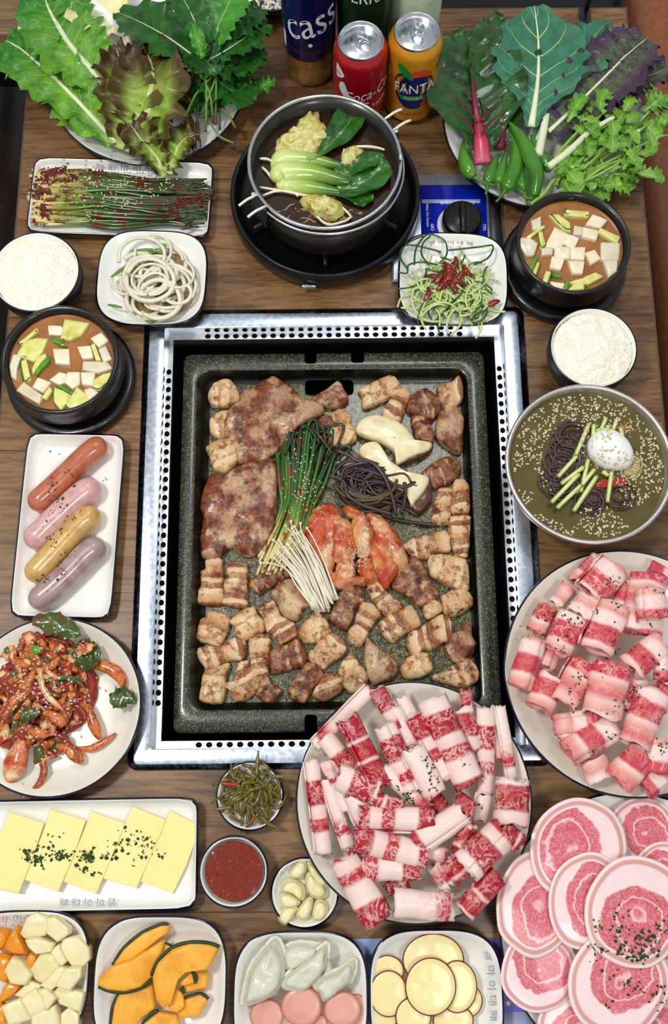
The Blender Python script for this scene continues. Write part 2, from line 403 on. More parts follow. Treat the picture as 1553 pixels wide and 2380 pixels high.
def m_round():
    s = NT('pork_belly_round'); 
    mp = s.n('ShaderNodeVectorMath', operation='SUBTRACT'); s.l(s.tc.outputs['UV'], mp.inputs[0]); mp.inputs[1].default_value = (.5, .5, 0)
    ln = s.n('ShaderNodeVectorMath', operation='LENGTH'); s.l(mp.outputs[0], ln.inputs[0]); r = s.math('MULTIPLY', ln.outputs['Value'], 2)
    sp = s.n('ShaderNodeSeparateXYZ'); s.l(mp.outputs[0], sp.inputs[0])
    w = s.noise(2.6, 4, co='UV'); rr = s.math('ADD', r, s.math('MULTIPLY', s.math('SUBTRACT', w, .5), .8))
    out = s.ramp(r, [(.0, 'f7dcdc'), (.83, 'f6dad8'), (.86, 'd89c96'), (.92, 'dca49c'), (.94, 'f6e2e0'), (1, 'f4dcda')])
    # a lean spiral inside
    off = s.math('ADD', s.math('MULTIPLY', sp.outputs['X'], .75), s.math('MULTIPLY', sp.outputs['Y'], .25))
    rr2 = s.math('ADD', rr, off)
    inn = s.ramp(rr2, [(.0, 'd65460'), (.06, 'f4c0c0'), (.10, 'd45a68'), (.38, 'd25264'), (.42, 'f7d4d4'), (.46, 'd45a68'), (.70, 'd45866'), (.75, 'f8dede'), (1, 'f8dede')])
    ms = s.noise(14, 4, co='UV', dist=2); rid = s.math('MAXIMUM', s.math('SUBTRACT', 1, s.math('MULTIPLY', s.math('ABSOLUTE', s.math('SUBTRACT', ms, .5)), 22)), 0)
    inn = s.mix(s.math('MULTIPLY', rid, .55), inn, 'f6c6c4')
    col = s.mix(s.math('GREATER_THAN', s.math('ADD', r, s.math('MULTIPLY', s.math('SUBTRACT', w, .5), .08)), .80), inn, out)
    return s.fin(col, .45, s.noise(160), .12, .0006, coat=.15)
ROUND = m_round()
def m_leaf(name, a, b, vein, mid=.025, nv=9, slope=1.6, vs=.10, edge=None, sc=60, bs=.6, vm=.8, rough=.42, base=None, bd=.002, tr=None, coat=.15):
    s = NT(name); uv = s.n('ShaderNodeSeparateXYZ'); s.l(s.tc.outputs['UV'], uv.inputs[0])
    u = uv.outputs['X']; v = s.math('MULTIPLY', s.math('ABSOLUTE', s.math('SUBTRACT', uv.outputs['Y'], .5)), 2)
    n = s.noise(sc, 5, rough=.65)
    col = s.ramp(n, [(.36, a), (.62, b)])
    if edge: col = s.mix(s.ramp(s.math('ADD', v, s.math('MULTIPLY', n, .5)), [(.75, .0), (1.0, .9)]), col, edge)
    if tr: col = s.mix(s.ramp(s.math('ADD', u, s.math('MULTIPLY', n, .3)), [(tr[1], .0), (tr[2], 1.0)]), col, tr[0])
    ph = s.math('FRACT', s.math('ADD', s.math('SUBTRACT', s.math('MULTIPLY', u, nv), s.math('MULTIPLY', v, slope)), s.math('MULTIPLY', s.noise(3, 2, co='UV'), .5)))
    sv = s.math('LESS_THAN', s.math('ABSOLUTE', s.math('SUBTRACT', ph, .5)), s.math('MULTIPLY', s.math('SUBTRACT', 1.05, v), vs*.6))
    md = s.math('LESS_THAN', v, s.math('MULTIPLY', s.math('SUBTRACT', 1.12, u), mid*2))
    col = s.mix(s.math('MULTIPLY', sv, vm*.7), col, vein); col = s.mix(s.math('MULTIPLY', md, vm), col, vein)
    if base: col = s.mix(s.ramp(s.math('ADD', u, s.math('MULTIPLY', v, .3)), [(base[1], 1.0), (base[2], .0)]), col, base[0])
    hgt = s.math('SUBTRACT', n, s.math('MULTIPLY', s.math('MAXIMUM', sv, md), .5))
    return s.fin(col, rough, hgt, bs, bd, coat=coat)
LROM = m_leaf('romaine_leaf', '357a0e', '7cb832', 'e8f4c8', .05, 14, 2.4, .04, sc=48, bs=1, bd=.005, base=('cfe38a', .0, .32), vm=.75, tr=('2f7d12', .5, 1.1))
LRED = m_leaf('red_leaf_lettuce', '6a8f22', 'a4bd4c', 'd0dc8c', .05, 9, 1.8, .03, sc=60, base=('d8e498', .0, .35), tr=('4a3018', .6, 1.15), edge='54381e')
LPER = m_leaf('dark_herb_leaf', '0f3a0c', '1f6418', '5f9a3c', .02, 10, 2.2, .05, sc=50, vm=.5, edge='1d5c14')
LPEB = m_leaf('bright_herb_leaf', '2d6f18', '4c9a2c', '9ac066', .03, 8, 1.6, .06, sc=50, vm=.6)
LNAP = m_leaf('napa_leaf', 'f0e89a', 'f8f2bc', 'ffffff', .13, 8, 1.6, .05, sc=40, base=('fbfaf0', .2, .6))
LCHA = m_leaf('chard_leaf', '12360f', '2a5e1c', '7a1f38', .03, 6, 1.5, .06, sc=35, bs=.8, bd=.003, vm=.9, rough=.3, coat=.4)
LCOL = m_leaf('collard_leaf', '2a6a4c', '3d8062', 'cbe08a', .028, 7, 1.8, .075, sc=60, vm=.85, rough=.55, coat=0)
LMUS = m_leaf('purple_mustard_leaf', '3c2c4a', '5c6a38', 'e6e8b8', .03, 12, 1.0, .0, sc=110, bs=1, bd=.004, vm=.9, edge='4a2c50')
LGRN = m_leaf('tender_green_leaf', '4c8a22', '86b840', 'c6dc86', .05, 6, 1.2, .07, sc=60, vm=.5)
LBOK = m_leaf('bok_choy_leaf', '1d4f10', '357022', '6fa040', .03, 6, 1.4, .05, sc=45, vm=.6, rough=.25, coat=.5)
def m_along(name, stops, sauce=None, sa=.56, rough=.35, sc=60, coat=.4, bs=.3, noisew=.25):
    s = NT(name); uv = s.n('ShaderNodeSeparateXYZ'); s.l(s.tc.outputs['UV'], uv.inputs[0])
    f = s.math('ADD', uv.outputs['X'], s.math('MULTIPLY', s.math('SUBTRACT', s.noise(40, 3), .5), noisew))
    col = s.ramp(f, stops)
    if sauce: col = s.mix(s.ramp(s.noise(sc, 4), [(sa-.03, .0), (sa+.04, .92)]), col, sauce)
    return s.fin(col, rough, s.noise(200), bs, .0008, coat=coat)
print('materials', len(bpy.data.materials))
# ---------------- the room: floor, seats, table ----------------
def boxw(x0, x1, y0, y1, z0, z1, bev=0): return box(((x0+x1)/2, (y0+y1)/2, z0), x1-x0, y1-y0, z1-z0, 0, bev)
mk('floor', boxw(-2.2, 2.2, -1.6, 2.6, -.76, -.74), M('dark_floor', ['0b0a0d', '17151c'], 6, .6, .1), kind='structure')
LEATH = M('brown_leather', ['8a4a24', 'a86438'], 120, .42, .25, coat=.15)
LEATH_SHADE = M('shaded_brown_leather', ['1c120c', '2c1c12'], 120, .45, .25)  # same brown leather, with the unlit left side darkened in the colour
def seat(x0, x1, lab, nm):
    t = thing('bench_seat', ((x0+x1)/2, .5, -.74), lab, 'bench')
    mk('base', boxw(x0+.02, x1-.02, -.7, 1.5, -.74, -.40), BLKM, t)
    mk('cushion', boxw(x0, x1, -.72, 1.52, -.40, -.27, .03), LEATH if nm == 'r' else LEATH_SHADE, t)
    return t
seat(W(1540, 480, -.27).x, 1.15, 'brown leather bench seat on the right side of the table', 'r')
seat(-1.2, W(38, 480, -.27).x, 'shade-darkened brown leather bench seat on the left side of the table', 'l')
TXL, TXR = -.402, .398; TYT = W(1440, 20).y; TYB = W(776, 2480).y
tl = W(74, 235).x
# table with an opening for the grill
hx0, hx1, hy0, hy1 = -.222, .232, .03, .572
t = thing('dining_table', (0, .3, -.74), 'walnut laminate restaurant table with grill opening under all the dishes', 'table')
def rim_top(z, X0, X1, Y0, Y1):
    return [(X0, Y0, z), (X1, Y0, z), (X1, Y1, z), (X0, Y1, z)]
V = rim_top(0, TXL, TXR, TYB, TYT)+rim_top(0, hx0, hx1, hy0, hy1)+rim_top(-.035, TXL, TXR, TYB, TYT)+rim_top(-.035, hx0, hx1, hy0, hy1)
F = []
for i in range(4):
    j = (i+1) % 4; F += [(i, j, j+4, i+4), (i+8, i+12, j+12, j+8), (i, i+8, j+8, j), (i+4, j+4, j+12, i+12)]
mk('tabletop', (V, F), WOOD, t, smooth=False)
E_ = .0025
mk('edge_band', join([boxw(TXL-E_, TXL, TYB, TYT, -.035, -.0003), boxw(TXR, TXR+E_, TYB, TYT, -.035, -.0003), boxw(TXL-E_, TXR+E_, TYT, TYT+E_, -.035, -.0003)]), M('edge_banding', '5b4534', rough=.5), t, smooth=False)
for x in (TXL+.06, TXR-.06):
    for y in (TYB+.08, TYT-.08): mk('leg', boxw(x-.025, x+.025, y-.025, y+.025, -.74, -.035, .003), BLKM, t)
# neighbouring table beyond the back edge
a = W(-40, 30, 0); b = W(95, 78, 0)
n1 = thing('side_table', (a.x-.1, a.y, -.74), 'oak topped neighbouring table at the far left beyond the lettuce plate', 'table')
mk('tabletop', boxw(-1.1, b.x+.015, b.y, b.y+.5, -.03, 0, .002), WOODL, n1); mk('apron', boxw(-1.1, b.x+.01, b.y+.005, b.y+.49, -.10, -.031), M('dark_walnut', ['2a190f', '3c2616'], 20, .5), n1)
mk('leg', boxw(b.x-.06, b.x-.02, b.y+.02, b.y+.06, -.74, -.10), BLKM, n1)
a = W(1351, 20, -.0); b = W(1375, 90, -.0)
mk('menu_stand', join([boxw(a.x-.004, b.x, b.y-.02, a.y-.002, .0, .006, .002), boxw(a.x+.002, b.x-.003, a.y-.01, a.y-.004, .006, .05, .001)]), M('dark_blue_plastic', '15151f', rough=.3), None, 'dark narrow stand at the far edge of the table behind the collard leaf', 'stand')
# ---------------- built-in grill ----------------
GA = radians(.359); GC = (.0055, .301)
def gl(p): x = p.x-GC[0]; y = p.y-GC[1]; return (x*cos(GA)+y*sin(GA), -x*sin(GA)+y*cos(GA))
def grot(geo):
    V = [(GC[0]+v[0]*cos(GA)-v[1]*sin(GA), GC[1]+v[0]*sin(GA)+v[1]*cos(GA), v[2]) for v in geo[0]]
    return (V,)+tuple(geo[1:])
def ext(L, R_, T, B, z):
    return gl(W(*L, z))[0], gl(W(*R_, z))[0], gl(W(*B, z))[1], gl(W(*T, z))[1]
def rring(e, z, rad, n=8):
    x0, x1, y0, y1 = e; out = []
    for cx, cy, a0 in ((x1-rad, y1-rad, 0), (x0+rad, y1-rad, 90), (x0+rad, y0+rad, 180), (x1-rad, y0+rad, 270)):
        for k in range(n+1):
            a = radians(a0+90*k/n); out.append((cx+rad*cos(a), cy+rad*sin(a), z))
    return out
def insx(e, d): return (e[0]+d, e[1]-d, e[2]+d, e[3]-d)
fo = ext((330, 900), (1228, 900), (776, 717), (776, 1786), .002)
ff = ext((343, 900), (1213, 900), (776, 727), (776, 1772), .007)
fi = ext((378, 900), (1177, 900), (776, 758.5), (776, 1736), .007)
gr = thing('table_grill', (GC[0], GC[1], 0), 'built-in stainless steel grill frame sunk in the middle of the table', 'grill')
mk('bevel', grot(rings([rring(fo, 0, .012), rring(fo, .002, .012), rring(insx(fo, .0015), .0035, .0115), rring(ff, .007, .006)])), m_steel('dark_bevel_steel', '44506a', .12), gr)
mk('steel_frame', grot(rings([rring(ff, .007, .006), rring(insx(ff, .0008), .0072, .005), rring(insx(fi, -.0015), .0072, .003), rring(fi, .0066, .002)])), STEEL, gr)
def perf(o, u, v, L, wd, pitch, hr, skip0, skip1, oval=1.0):
    """a strip from o along u (length L), across v (width wd), with a row of octagonal holes"""
    o, u, v = Vector(o), Vector(u), Vector(v); n = int((L-skip0-skip1)/pitch); V = []; F = []
    def P(a, b): V.append(o+u*a+v*b); return len(V)-1
    s0 = skip0+((L-skip0-skip1)-n*pitch)/2
    F.append((P(0, 0), P(s0, 0), P(s0, wd), P(0, wd)))
    for i in range(n):
        a0 = s0+i*pitch; ca = a0+pitch/2; cb = wd/2; out = []; inn = []
        for k in range(8):
            th = pi/8+k*pi/4; c, s = cos(th), sin(th); m = max(abs(c), abs(s))
            out.append(P(ca+c/m*pitch/2, cb+s/m*wd/2)); inn.append(P(ca+c*hr*oval, cb+s*hr))
        co = [P(ca+x*pitch/2, cb+y*wd/2) for x, y in ((1, 1), (-1, 1), (-1, -1), (1, -1))]
        for k in range(8): F.append((out[k], out[(k+1) % 8], inn[(k+1) % 8], inn[k]))
        for q, k in ((0, 0), (1, 2), (2, 4), (3, 6)): F.append((out[k], co[q], out[(k+1) % 8]))
    e = s0+n*pitch; F.append((P(e, 0), P(L, 0), P(L, wd), P(e, wd)))
    return V, F
zl = -.007; lw = .0088
x0, x1, y0, y1 = fi
m_strip = m_steel('vent_strip_steel', 'dfe4ea', .2)
for nm, o, u, v, L in (('back', (x0, y1, 0), (1, 0, 0), (0, -1, 0), x1-x0), ('left', (x0, y0, 0), (0, 1, 0), (1, 0, 0), y1-y0),
  ('right', (x1, y1, 0), (0, -1, 0), (-1, 0, 0), y1-y0), ('front', (x1, y0, 0), (-1, 0, 0), (0, 1, 0), x1-x0)):
    oo = Vector(o); 
    g = join([perf(oo+Vector((0, 0, .0066)), u, (0, 0, -1), L, .0136, .0116, .0042, .045, .045, .8), perf(oo+Vector((0, 0, zl)), u, v, L, lw, .0116, .0033, .045, .045, 1.15),
      ([tuple(oo+Vector((0, 0, zl))+Vector(v)*lw), tuple(oo+Vector((0, 0, zl))+Vector(v)*lw+Vector(u)*L), tuple(oo+Vector((0, 0, zl-.004))+Vector(v)*lw+Vector(u)*L), tuple(oo+Vector((0, 0, zl-.004))+Vector(v)*lw)], [(0, 1, 2, 3)])])
    g = ([(v[0], v[1], v[2]-(.0003 if nm in ('left', 'right') else 0)) for v in g[0]], g[1]); mk('vent_strip', grot(g), m_strip, gr, smooth=False)
lip = insx(fi, lw+.0002)
mk('pit', grot(rings([rring(insx(fi, -.003), .004, .003), rring(insx(fi, -.003), -.012, .003), rring(insx(fi, lw-.001), -.013, .004), rring(insx(fi, lw), -.03, .004), rring(insx(fi, lw), -.09, .004)], cap1=True)), M('grill_pit_black', ['040405', '0c0c0d'], 40, .35, .1), gr)
pn = thing('grill_pan', (GC[0], GC[1], -.05), 'rectangular dark grill pan with gold speckled coating inside the steel frame', 'pan')
zr = -.021; zf = -.045
po = ext((421, 1000), (1135, 1000), (776, 819), (776, 1702), zr)
pi_ = ext((455, 1000), (1092, 1000), (776, 858), (776, 1648), zr)
pf = ext((478, 1000), (1082, 1000), (776, 884), (776, 1640), zf)
mk('pan_body', grot(rings([rring(insx(po, .012), -.055, .008), rring(insx(po, .003), -.03, .008), rring(insx(po, .0005), zr-.002, .009), rring(insx(po, .0015), zr, .009), rring(insx(pi_, -.0015), zr, .018), rring(pi_, zr-.0012, .018)], cap0=True)), SPECK, pn)
mk('pan_wall', grot(rings([rring(pi_, zr-.0012, .018), rring(insx(pf, -.003), zf+.006, .016), rring(insx(pf, .001), zf+.0015, .013), rring(insx(pf, .005), zf, .012)])), PWALL, pn)
e_ = insx(pf, .0049); NX, NY = 26, 34; V = []; F = []
for j in range(NY+1):
    for i in range(NX+1): V.append((e_[0]+(e_[1]-e_[0])*i/NX, e_[2]+(e_[3]-e_[2])*j/NY, zf))
for j in range(NY):
    for i in range(NX): a = j*(NX+1)+i; F.append((a, a+1, a+NX+2, a+NX+1))
mk('pan_floor', grot((V, F)), SPECKF, pn)
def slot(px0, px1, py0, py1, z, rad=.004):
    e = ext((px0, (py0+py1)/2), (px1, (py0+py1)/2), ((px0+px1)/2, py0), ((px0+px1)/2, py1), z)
    return mk('slot', grot(rings([rring(e, z-.001, rad), rring(e, z+.0004, rad)], cap1=True)), DARK, pn)  # thin black slab on the pan; shade inside the opening painted as colour
slot(708, 736, 812, 845, zr); slot(816, 846, 812, 843, zr); slot(708, 737, 1661, 1708, zr); slot(709, 822, 884, 917, zf+.002, .006)
# ---------------- dishes ----------------
def rimmed(nm, lab, cat, c, hx, hy, h=.022, n=2, rot=0, glaze=GLAZE, base=.62, group=None, lip=.0023, rim=NAVY, depth=None, seg=80, z0=0.0):
    """white dish with a navy outside; c = centre, h = height of rim"""
    c = Vector((c.x, c.y, z0)); t = thing(nm, c, lab, cat, group); dp = h-.0045 if depth is None else depth
    m = min(hx, hy); fb = m*(1-base)
    mk('outer_shell', dish(c, hx, hy, [(fb+.004, .0), (fb, .0), (fb-.001, .003), (fb*.35, h*.55), (.0012, h*.9), (0, h-.001), (.0004, h+.0003), (lip, h+.0006)], n, rot, seg, cap0=True), rim, t)
    mk('glazed_inside', dish(c, hx, hy, [(lip, h+.0006), (lip+.0012, h), (fb*.35, h-dp*.45), (fb*.75, h-dp*.85), (fb*1.15, h-dp*.99), (m*.75, h-dp), (m*.99, h-dp)], n, rot, seg, cap1=True), glaze, t)
    return t, c
def circ_lr(l, r, py, z):
    a = W(l, py, z); b = W(r, py, z); return Vector(((a.x+b.x)/2, a.y, z)), (b.x-a.x)/2
def circ_tb(px, tpy, bpy_, z):
    a = W(px, tpy, z); b = W(px, bpy_, z); return Vector(((a.x+b.x)/2, (a.y+b.y)/2, z)), (a.y-b.y)/2
def quadc(P, z):
    """centre, half sizes, rotation from four corner pixels TL TR BR BL"""
    p = [W(x, y, z) for x, y in P]; c = (p[0]+p[1]+p[2]+p[3])/4
    ux = (p[1]-p[0]+p[2]-p[3])/4; uy = (p[0]-p[3]+p[1]-p[2])/4
    return c, ux.length, uy.length, atan2(ux.y, ux.x)
# pork plate (right), beef plate, kimchi plate
c, r = circ_tb(1440, 1278, 1857, .0335); c.x = W(1171.5, 1560, .0335).x+r; PKC = c; rimmed('dinner_plate', 'large round cream plate with navy rim under the curled pork slices at the right', 'plate', c, r, r, .026, glaze=CREAM, base=.7, z0=.0075)
c, r = circ_lr(686.6, 1238.6, 1860, .034); rimmed('dinner_plate', 'large round cream plate with navy rim under the rolled beef, overlapping the grill', 'plate', c, r, r, .026, glaze=CREAM, base=.7, z0=.0075)
BFZ = .0345-.0045
c, r = circ_tb(110, 1434, 1856, .024); c.x = W(330, 1640, .024).x-r; rimmed('dinner_plate', 'round cream plate with navy rim under the red onion salad at the left', 'plate', c, r, r, .024, glaze=CREAM, base=.7)
# leaf plates
c, r = circ_tb(340, 0, 384, .024); l_ = W(103, 250, .024)
c2 = W(340, 384, .024); rr = .129; c = Vector((W(344, 200, .024).x, c2.y+rr, 0)); rimmed('serving_plate', 'round white plate with navy rim under the lettuce at the top left', 'plate', c, rr, rr, .024, base=.7)
c2 = W(1262, 487, .024); rr = .131; c = Vector((W(1268, 300, .024).x, c2.y+rr, 0)); rimmed('serving_plate', 'round white plate with navy rim under chard and green chillies at the top right', 'plate', c, rr, rr, .024, base=.7)
# small square dishes
sq = [('square_dish', 'rounded square white dish holding soaked onion rings', (224, 482, 535, 757), .026),
 ('square_dish', 'rounded square white dish holding shredded cucumber with red sauce', (925, 1182, 540, 757), .028),
 ('square_dish', 'rounded square white dish holding pineapple and orange pieces', (-100, 207, 2115, 2420), .026),
 ('square_dish', 'rounded square white dish holding pumpkin wedges', (215, 528, 2127, 2450), .026),
 ('square_dish', 'rounded square white dish holding dumplings and pink sausage slices', (540, 857, 2162, 2480), .026),
 ('square_dish', 'rounded square white dish holding round potato slices', (857, 1172, 2158, 2480), .026)]
SQ = []
for nm, lab, (l, r_, tt, b), h in sq:
    a = W(l, (tt+b)/2, h); b2 = W(r_, (tt+b)/2, h); top = W((l+r_)/2, tt, h); bt = W((l+r_)/2, b, h)
    c = Vector(((a.x+b2.x)/2, (top.y+bt.y)/2, 0)); z0 = .0105 if 'cucumber' in lab else (.0 if 'onion' not in lab else .0074)
    SQ.append(c); rimmed(nm, lab, 'dish', c, (b2.x-a.x)/2, (top.y-bt.y)/2, h-z0 if z0 else h, n=3.4, rot=radians(-2 if l in (224, 925) else 0), base=.62, z0=z0, group=None)
# rectangular plates
c, hx, hy, ro = quadc([(82, 364), (494, 379), (487, 552), (60, 541)], .016); rimmed('rectangular_plate', 'rectangular white plate with navy rim under seasoned green onions', 'plate', c, hx+.001, hy+.001, .016, n=14, rot=ro, base=.8)
c, hx, hy, ro = quadc([(60, 1006), (287, 1011), (263, 1438), (26, 1433)], .016); rimmed('rectangular_plate', 'rectangular white plate with navy rim under four sausages', 'plate', c, hx+.001, hy+.001, .016, n=14, rot=ro, base=.75)
c, hx, hy, ro = quadc([(-80, 1862), (461, 1853), (456, 2113), (-90, 2125)], .018); rimmed('rectangular_plate', 'rectangular white plate with navy rim under cheese slices', 'plate', c, hx+.001, hy+.001, .018, n=14, rot=ro, base=.8)
# little sauce dishes
c, r = circ_lr(501, 661, 1850, .018); rimmed('small_dish', 'small round white dish heaped with seasoned green stems', 'dish', c, r, r, .018); SGC = c
c, r = circ_lr(460.8, 624.7, 2026, .026); rimmed('small_bowl', 'small round bowl filled with red ssamjang paste', 'bowl', c, r, r, .026, base=.72); SSC = (c, r)
c, r = circ_lr(628, 788.7, 2075, .018); rimmed('small_dish', 'small round white dish holding peeled garlic cloves', 'dish', c, r, r, .018)
# ---------------- food on the grill ----------------
ZM = -.044
def meat(mat, axis, lab, fr, pts, h=.011, uvs=16, nm='pork_piece', cat='meat', grp=None, **kw):
    uvs = uvs*1.45 if mat in (BELLY, DARKM, FATTY) else uvs
    return mk(nm, blob(QL(fr, pts, ZM+.008), h, ridge=.0011 if mat in (BELLY, DARKM) else 0, bulge=kw.pop('bulge', .25), nz=kw.pop('nz', .0016), ns=kw.pop('ns', 110), axis=radians(axis), uvs=uvs, z=ZM+kw.pop('dz', 0), edge=.10, sharp=.2, grow=1.07, side=1.0, **kw), mat, None, lab, cat, grp)
GP = 'grilled pork pieces on the pan'
def gm(mat, axis, lab, fr, pts, **kw): return meat(mat, axis, lab, fr, pts, grp=GP, **kw)
gm(BELLY, 95, 'grilled belly strip with pale fat end, leftmost in the pan below the big lower steak', 'A', [(160,440),(320,425),(325,540),(340,600),(330,680),(340,860),(215,885),(85,850),(100,730),(125,680),(115,560),(165,530)], uvs=18)
gm(BELLY, 88, 'grilled belly strip right beside the leftmost strip below the lower steak', 'A', [(385,475),(575,470),(580,600),(570,700),(580,895),(480,905),(330,860),(350,740),(350,630),(380,620)], uvs=18)
gm(DARKM, 30, 'dark browned belly strip lying slanted left of the enoki tips', 'A', [(590,650),(700,590),(850,510),(920,460),(1000,520),(1010,600),(900,660),(760,730),(690,780),(630,720)], uvs=20)
gm(NECK, 60, 'rounded brown pork piece tucked just left of the enoki stems', 'A', [(830,780),(900,670),(1010,630),(1100,690),(1180,780),(1230,900),(1120,910),(1125,990),(1060,1040),(960,1010),(900,930),(890,860)])
gm(FATTY, 70, 'pale golden pork chunk at the left edge under the leftmost belly strip', 'A', [(190,950),(400,1000),(385,1110),(350,1200),(310,1305),(200,1270),(80,1230),(95,1110),(120,1030),(180,1010)])
gm(FATTY, 120, 'golden folded fat chunk, second in the row under the two belly strips', 'A', [(405,1050),(540,930),(650,905),(680,990),(740,1050),(750,1140),(640,1200),(540,1240),(470,1180),(460,1110)])
gm(BELLY, -55, 'striped belly piece running down right, third in the row under the belly strips', 'A', [(680,920),(840,840),(890,920),(920,1000),(1050,1070),(1075,1180),(980,1240),(910,1285),(860,1200),(780,1150),(750,1020)], uvs=20)
gm(FATTY, 10, 'two-lobed pork piece directly below the cut ends of the enoki', 'A', [(1095,1140),(1200,1020),(1280,955),(1360,1020),(1420,1160),(1350,1200),(1280,1265),(1150,1260),(1100,1200)])
gm(BELLY, 20, 'long belly piece with pale left end at the left pan wall, second row from bottom', 'A', [(90,1320),(220,1300),(330,1310),(360,1250),(480,1210),(550,1250),(550,1400),(500,1440),(380,1450),(300,1510),(180,1530),(100,1420)])
gm(BELLY, 90, 'upright belly strip with pale top and dark lower end in the second row from bottom', 'A', [(600,1230),(700,1185),(810,1210),(800,1350),(795,1480),(790,1570),(690,1590),(630,1560),(610,1420)], uvs=18)
gm(DARKM, 10, 'wide pork chunk dark on its left and golden on its right, second row from bottom', 'A', [(800,1370),(900,1300),(990,1290),(1070,1225),(1150,1320),(1175,1440),(1150,1500),(1040,1520),(920,1560),(830,1575),(810,1480)])
gm(BELLY, 50, 'ridged golden pork piece below the two-lobed piece under the enoki', 'A', [(1190,1400),(1300,1260),(1430,1170),(1540,1240),(1570,1330),(1500,1420),(1400,1480),(1350,1530),(1220,1450)])
gm(FATTY, 80, 'pale upright pork piece in the bottom left corner of the pan', 'A', [(150,1560),(380,1475),(400,1510),(360,1600),(360,1720),(330,1860),(230,1870),(100,1830),(130,1700),(120,1680)])
gm(BELLY, -60, 'angular pork piece with orange seared edge, second in the bottom row', 'A', [(455,1600),(500,1470),(590,1450),(620,1530),(700,1620),(710,1700),(640,1780),(560,1830),(470,1850),(410,1790),(410,1730),(345,1720),(380,1660),(460,1650)])
gm(DARKM, -45, 'small dark brown strip, third in the bottom row', 'A', [(680,1600),(790,1600),(810,1660),(930,1740),(850,1870),(740,1850),(670,1790),(700,1720)])
gm(DARKM, -40, 'dark pork chunk, fourth in the bottom row', 'A', [(990,1760),(1050,1640),(1170,1470),(1270,1480),(1340,1590),(1240,1720),(1170,1860),(1050,1840)])
gm(BELLY, -60, 'pork piece with a white fat stripe and orange seared end, fifth in the bottom row', 'A', [(1250,1750),(1340,1590),(1430,1580),(1530,1620),(1550,1720),(1450,1810),(1350,1850),(1240,1810)])
gm(BELLY, 95, 'small upright belly piece beside the cap of the lower king mushroom', 'N', [(1020,1136),(1051,1134),(1048,1167),(1046,1215),(1004,1213),(1008,1180),(1012,1160)], uvs=22)
gm(BELLY, 95, 'upright belly strip at the right pan wall, upper of two', 'N', [(1058,1115),(1078,1113),(1091,1130),(1093,1165),(1090,1193),(1070,1196),(1049,1190),(1050,1160),(1052,1135)], uvs=22)
gm(BELLY, 92, 'upright belly strip at the right pan wall, lower of two, dark at its bottom', 'N', [(1046,1202),(1070,1198),(1095,1201),(1092,1235),(1091,1270),(1086,1293),(1058,1288),(1050,1260),(1045,1230)], uvs=20)
gm(BELLY, 10, 'long striped belly piece right of the kimchi with golden right end', 'B', [(715,290),(830,205),(960,180),(1120,135),(1165,200),(1165,330),(1030,345),(910,410),(850,380),(770,320)], uvs=16)
gm(FATTY, -20, 'wedge of pork with yellow fat near the right pan wall below the belly strips', 'B', [(980,380),(1060,360),(1200,380),(1330,420),(1345,560),(1345,690),(1230,680),(1100,620),(1000,560),(975,480)])
gm(DARKM, -60, 'large dark belly piece right below the kimchi leaves', 'B', [(680,520),(780,390),(850,390),(930,490),(950,570),(1000,620),(1060,740),(960,830),(880,850),(790,770),(770,740),(640,690),(615,640),(660,580)])
gm(FATTY, 90, 'small golden square of pork below the large dark belly piece', 'B', [(910,860),(1010,790),(1090,830),(1100,900),(950,990)])
gm(BELLY, 110, 'pork piece with white stripe and seared lower edge near the right pan wall', 'B', [(1090,760),(1160,730),(1190,690),(1330,700),(1390,790),(1380,850),(1250,930),(1150,945),(1110,900)])
gm(BELLY, -50, 'belly piece with golden lower end directly below the kimchi', 'B', [(405,620),(500,620),(540,690),(620,760),(710,830),(700,880),(570,945),(500,880),(430,780),(390,700)])
gm(DARKM, 70, 'brown pork piece right of the enoki ends, orange at its lower left', 'B', [(110,760),(170,670),(260,650),(350,700),(340,820),(270,870),(240,980),(180,1080),(20,980),(60,880)])
gm(BELLY, 60, 'striped belly piece with white band, middle of the pan under the kimchi', 'B', [(330,820),(420,830),(515,920),(400,1080),(370,1160),(310,1240),(200,1170),(210,1070),(270,1030),(270,960)], uvs=20)
gm(BELLY, 30, 'belly piece with broad pale left end, right of the striped middle piece', 'B', [(500,1010),(620,920),(700,900),(790,840),(850,920),(890,1030),(780,1100),(700,1130),(640,1195),(540,1120)])
gm(BELLY, 12, 'wide belly piece with several brown stripes, lower right of the pan', 'B', [(780,1110),(900,1060),(970,1000),(1100,930),(1180,1000),(1170,1180),(1090,1200),(1040,1260),(930,1260),(830,1320),(780,1230)], uvs=20)
gm(NECK, 60, 'rounded pork lump with pale tip near the lower right pan wall', 'B', [(1125,1240),(1180,1130),(1260,1080),(1310,1010),(1370,1050),(1380,1130),(1415,1220),(1380,1310),(1250,1380),(1150,1320)])
gm(NECK, 100, 'large teardrop shaped pinkish pork piece above the beef plate', 'B', [(380,1150),(450,1220),(540,1290),(640,1350),(670,1440),(620,1540),(530,1560),(450,1590),(390,1520),(380,1430),(365,1300)], uvs=10)
gm(FATTY, 90, 'pale pointed pork piece left of the teardrop shaped one', 'B', [(110,1480),(160,1370),(240,1310),(310,1400),(380,1500),(380,1610),(240,1680),(150,1600)])
gm(FATTY, 10, 'two-lobed golden pork piece right of the teardrop shaped one', 'B', [(705,1430),(780,1340),(880,1290),(960,1310),(1010,1440),(960,1490),(890,1535),(740,1540)])
gm(BELLY, 15, 'striped belly piece in the bottom right corner of the pan', 'B', [(990,1520),(1100,1480),(1190,1420),(1330,1340),(1420,1430),(1445,1540),(1310,1630),(1180,1600),(1050,1560)], uvs=20)
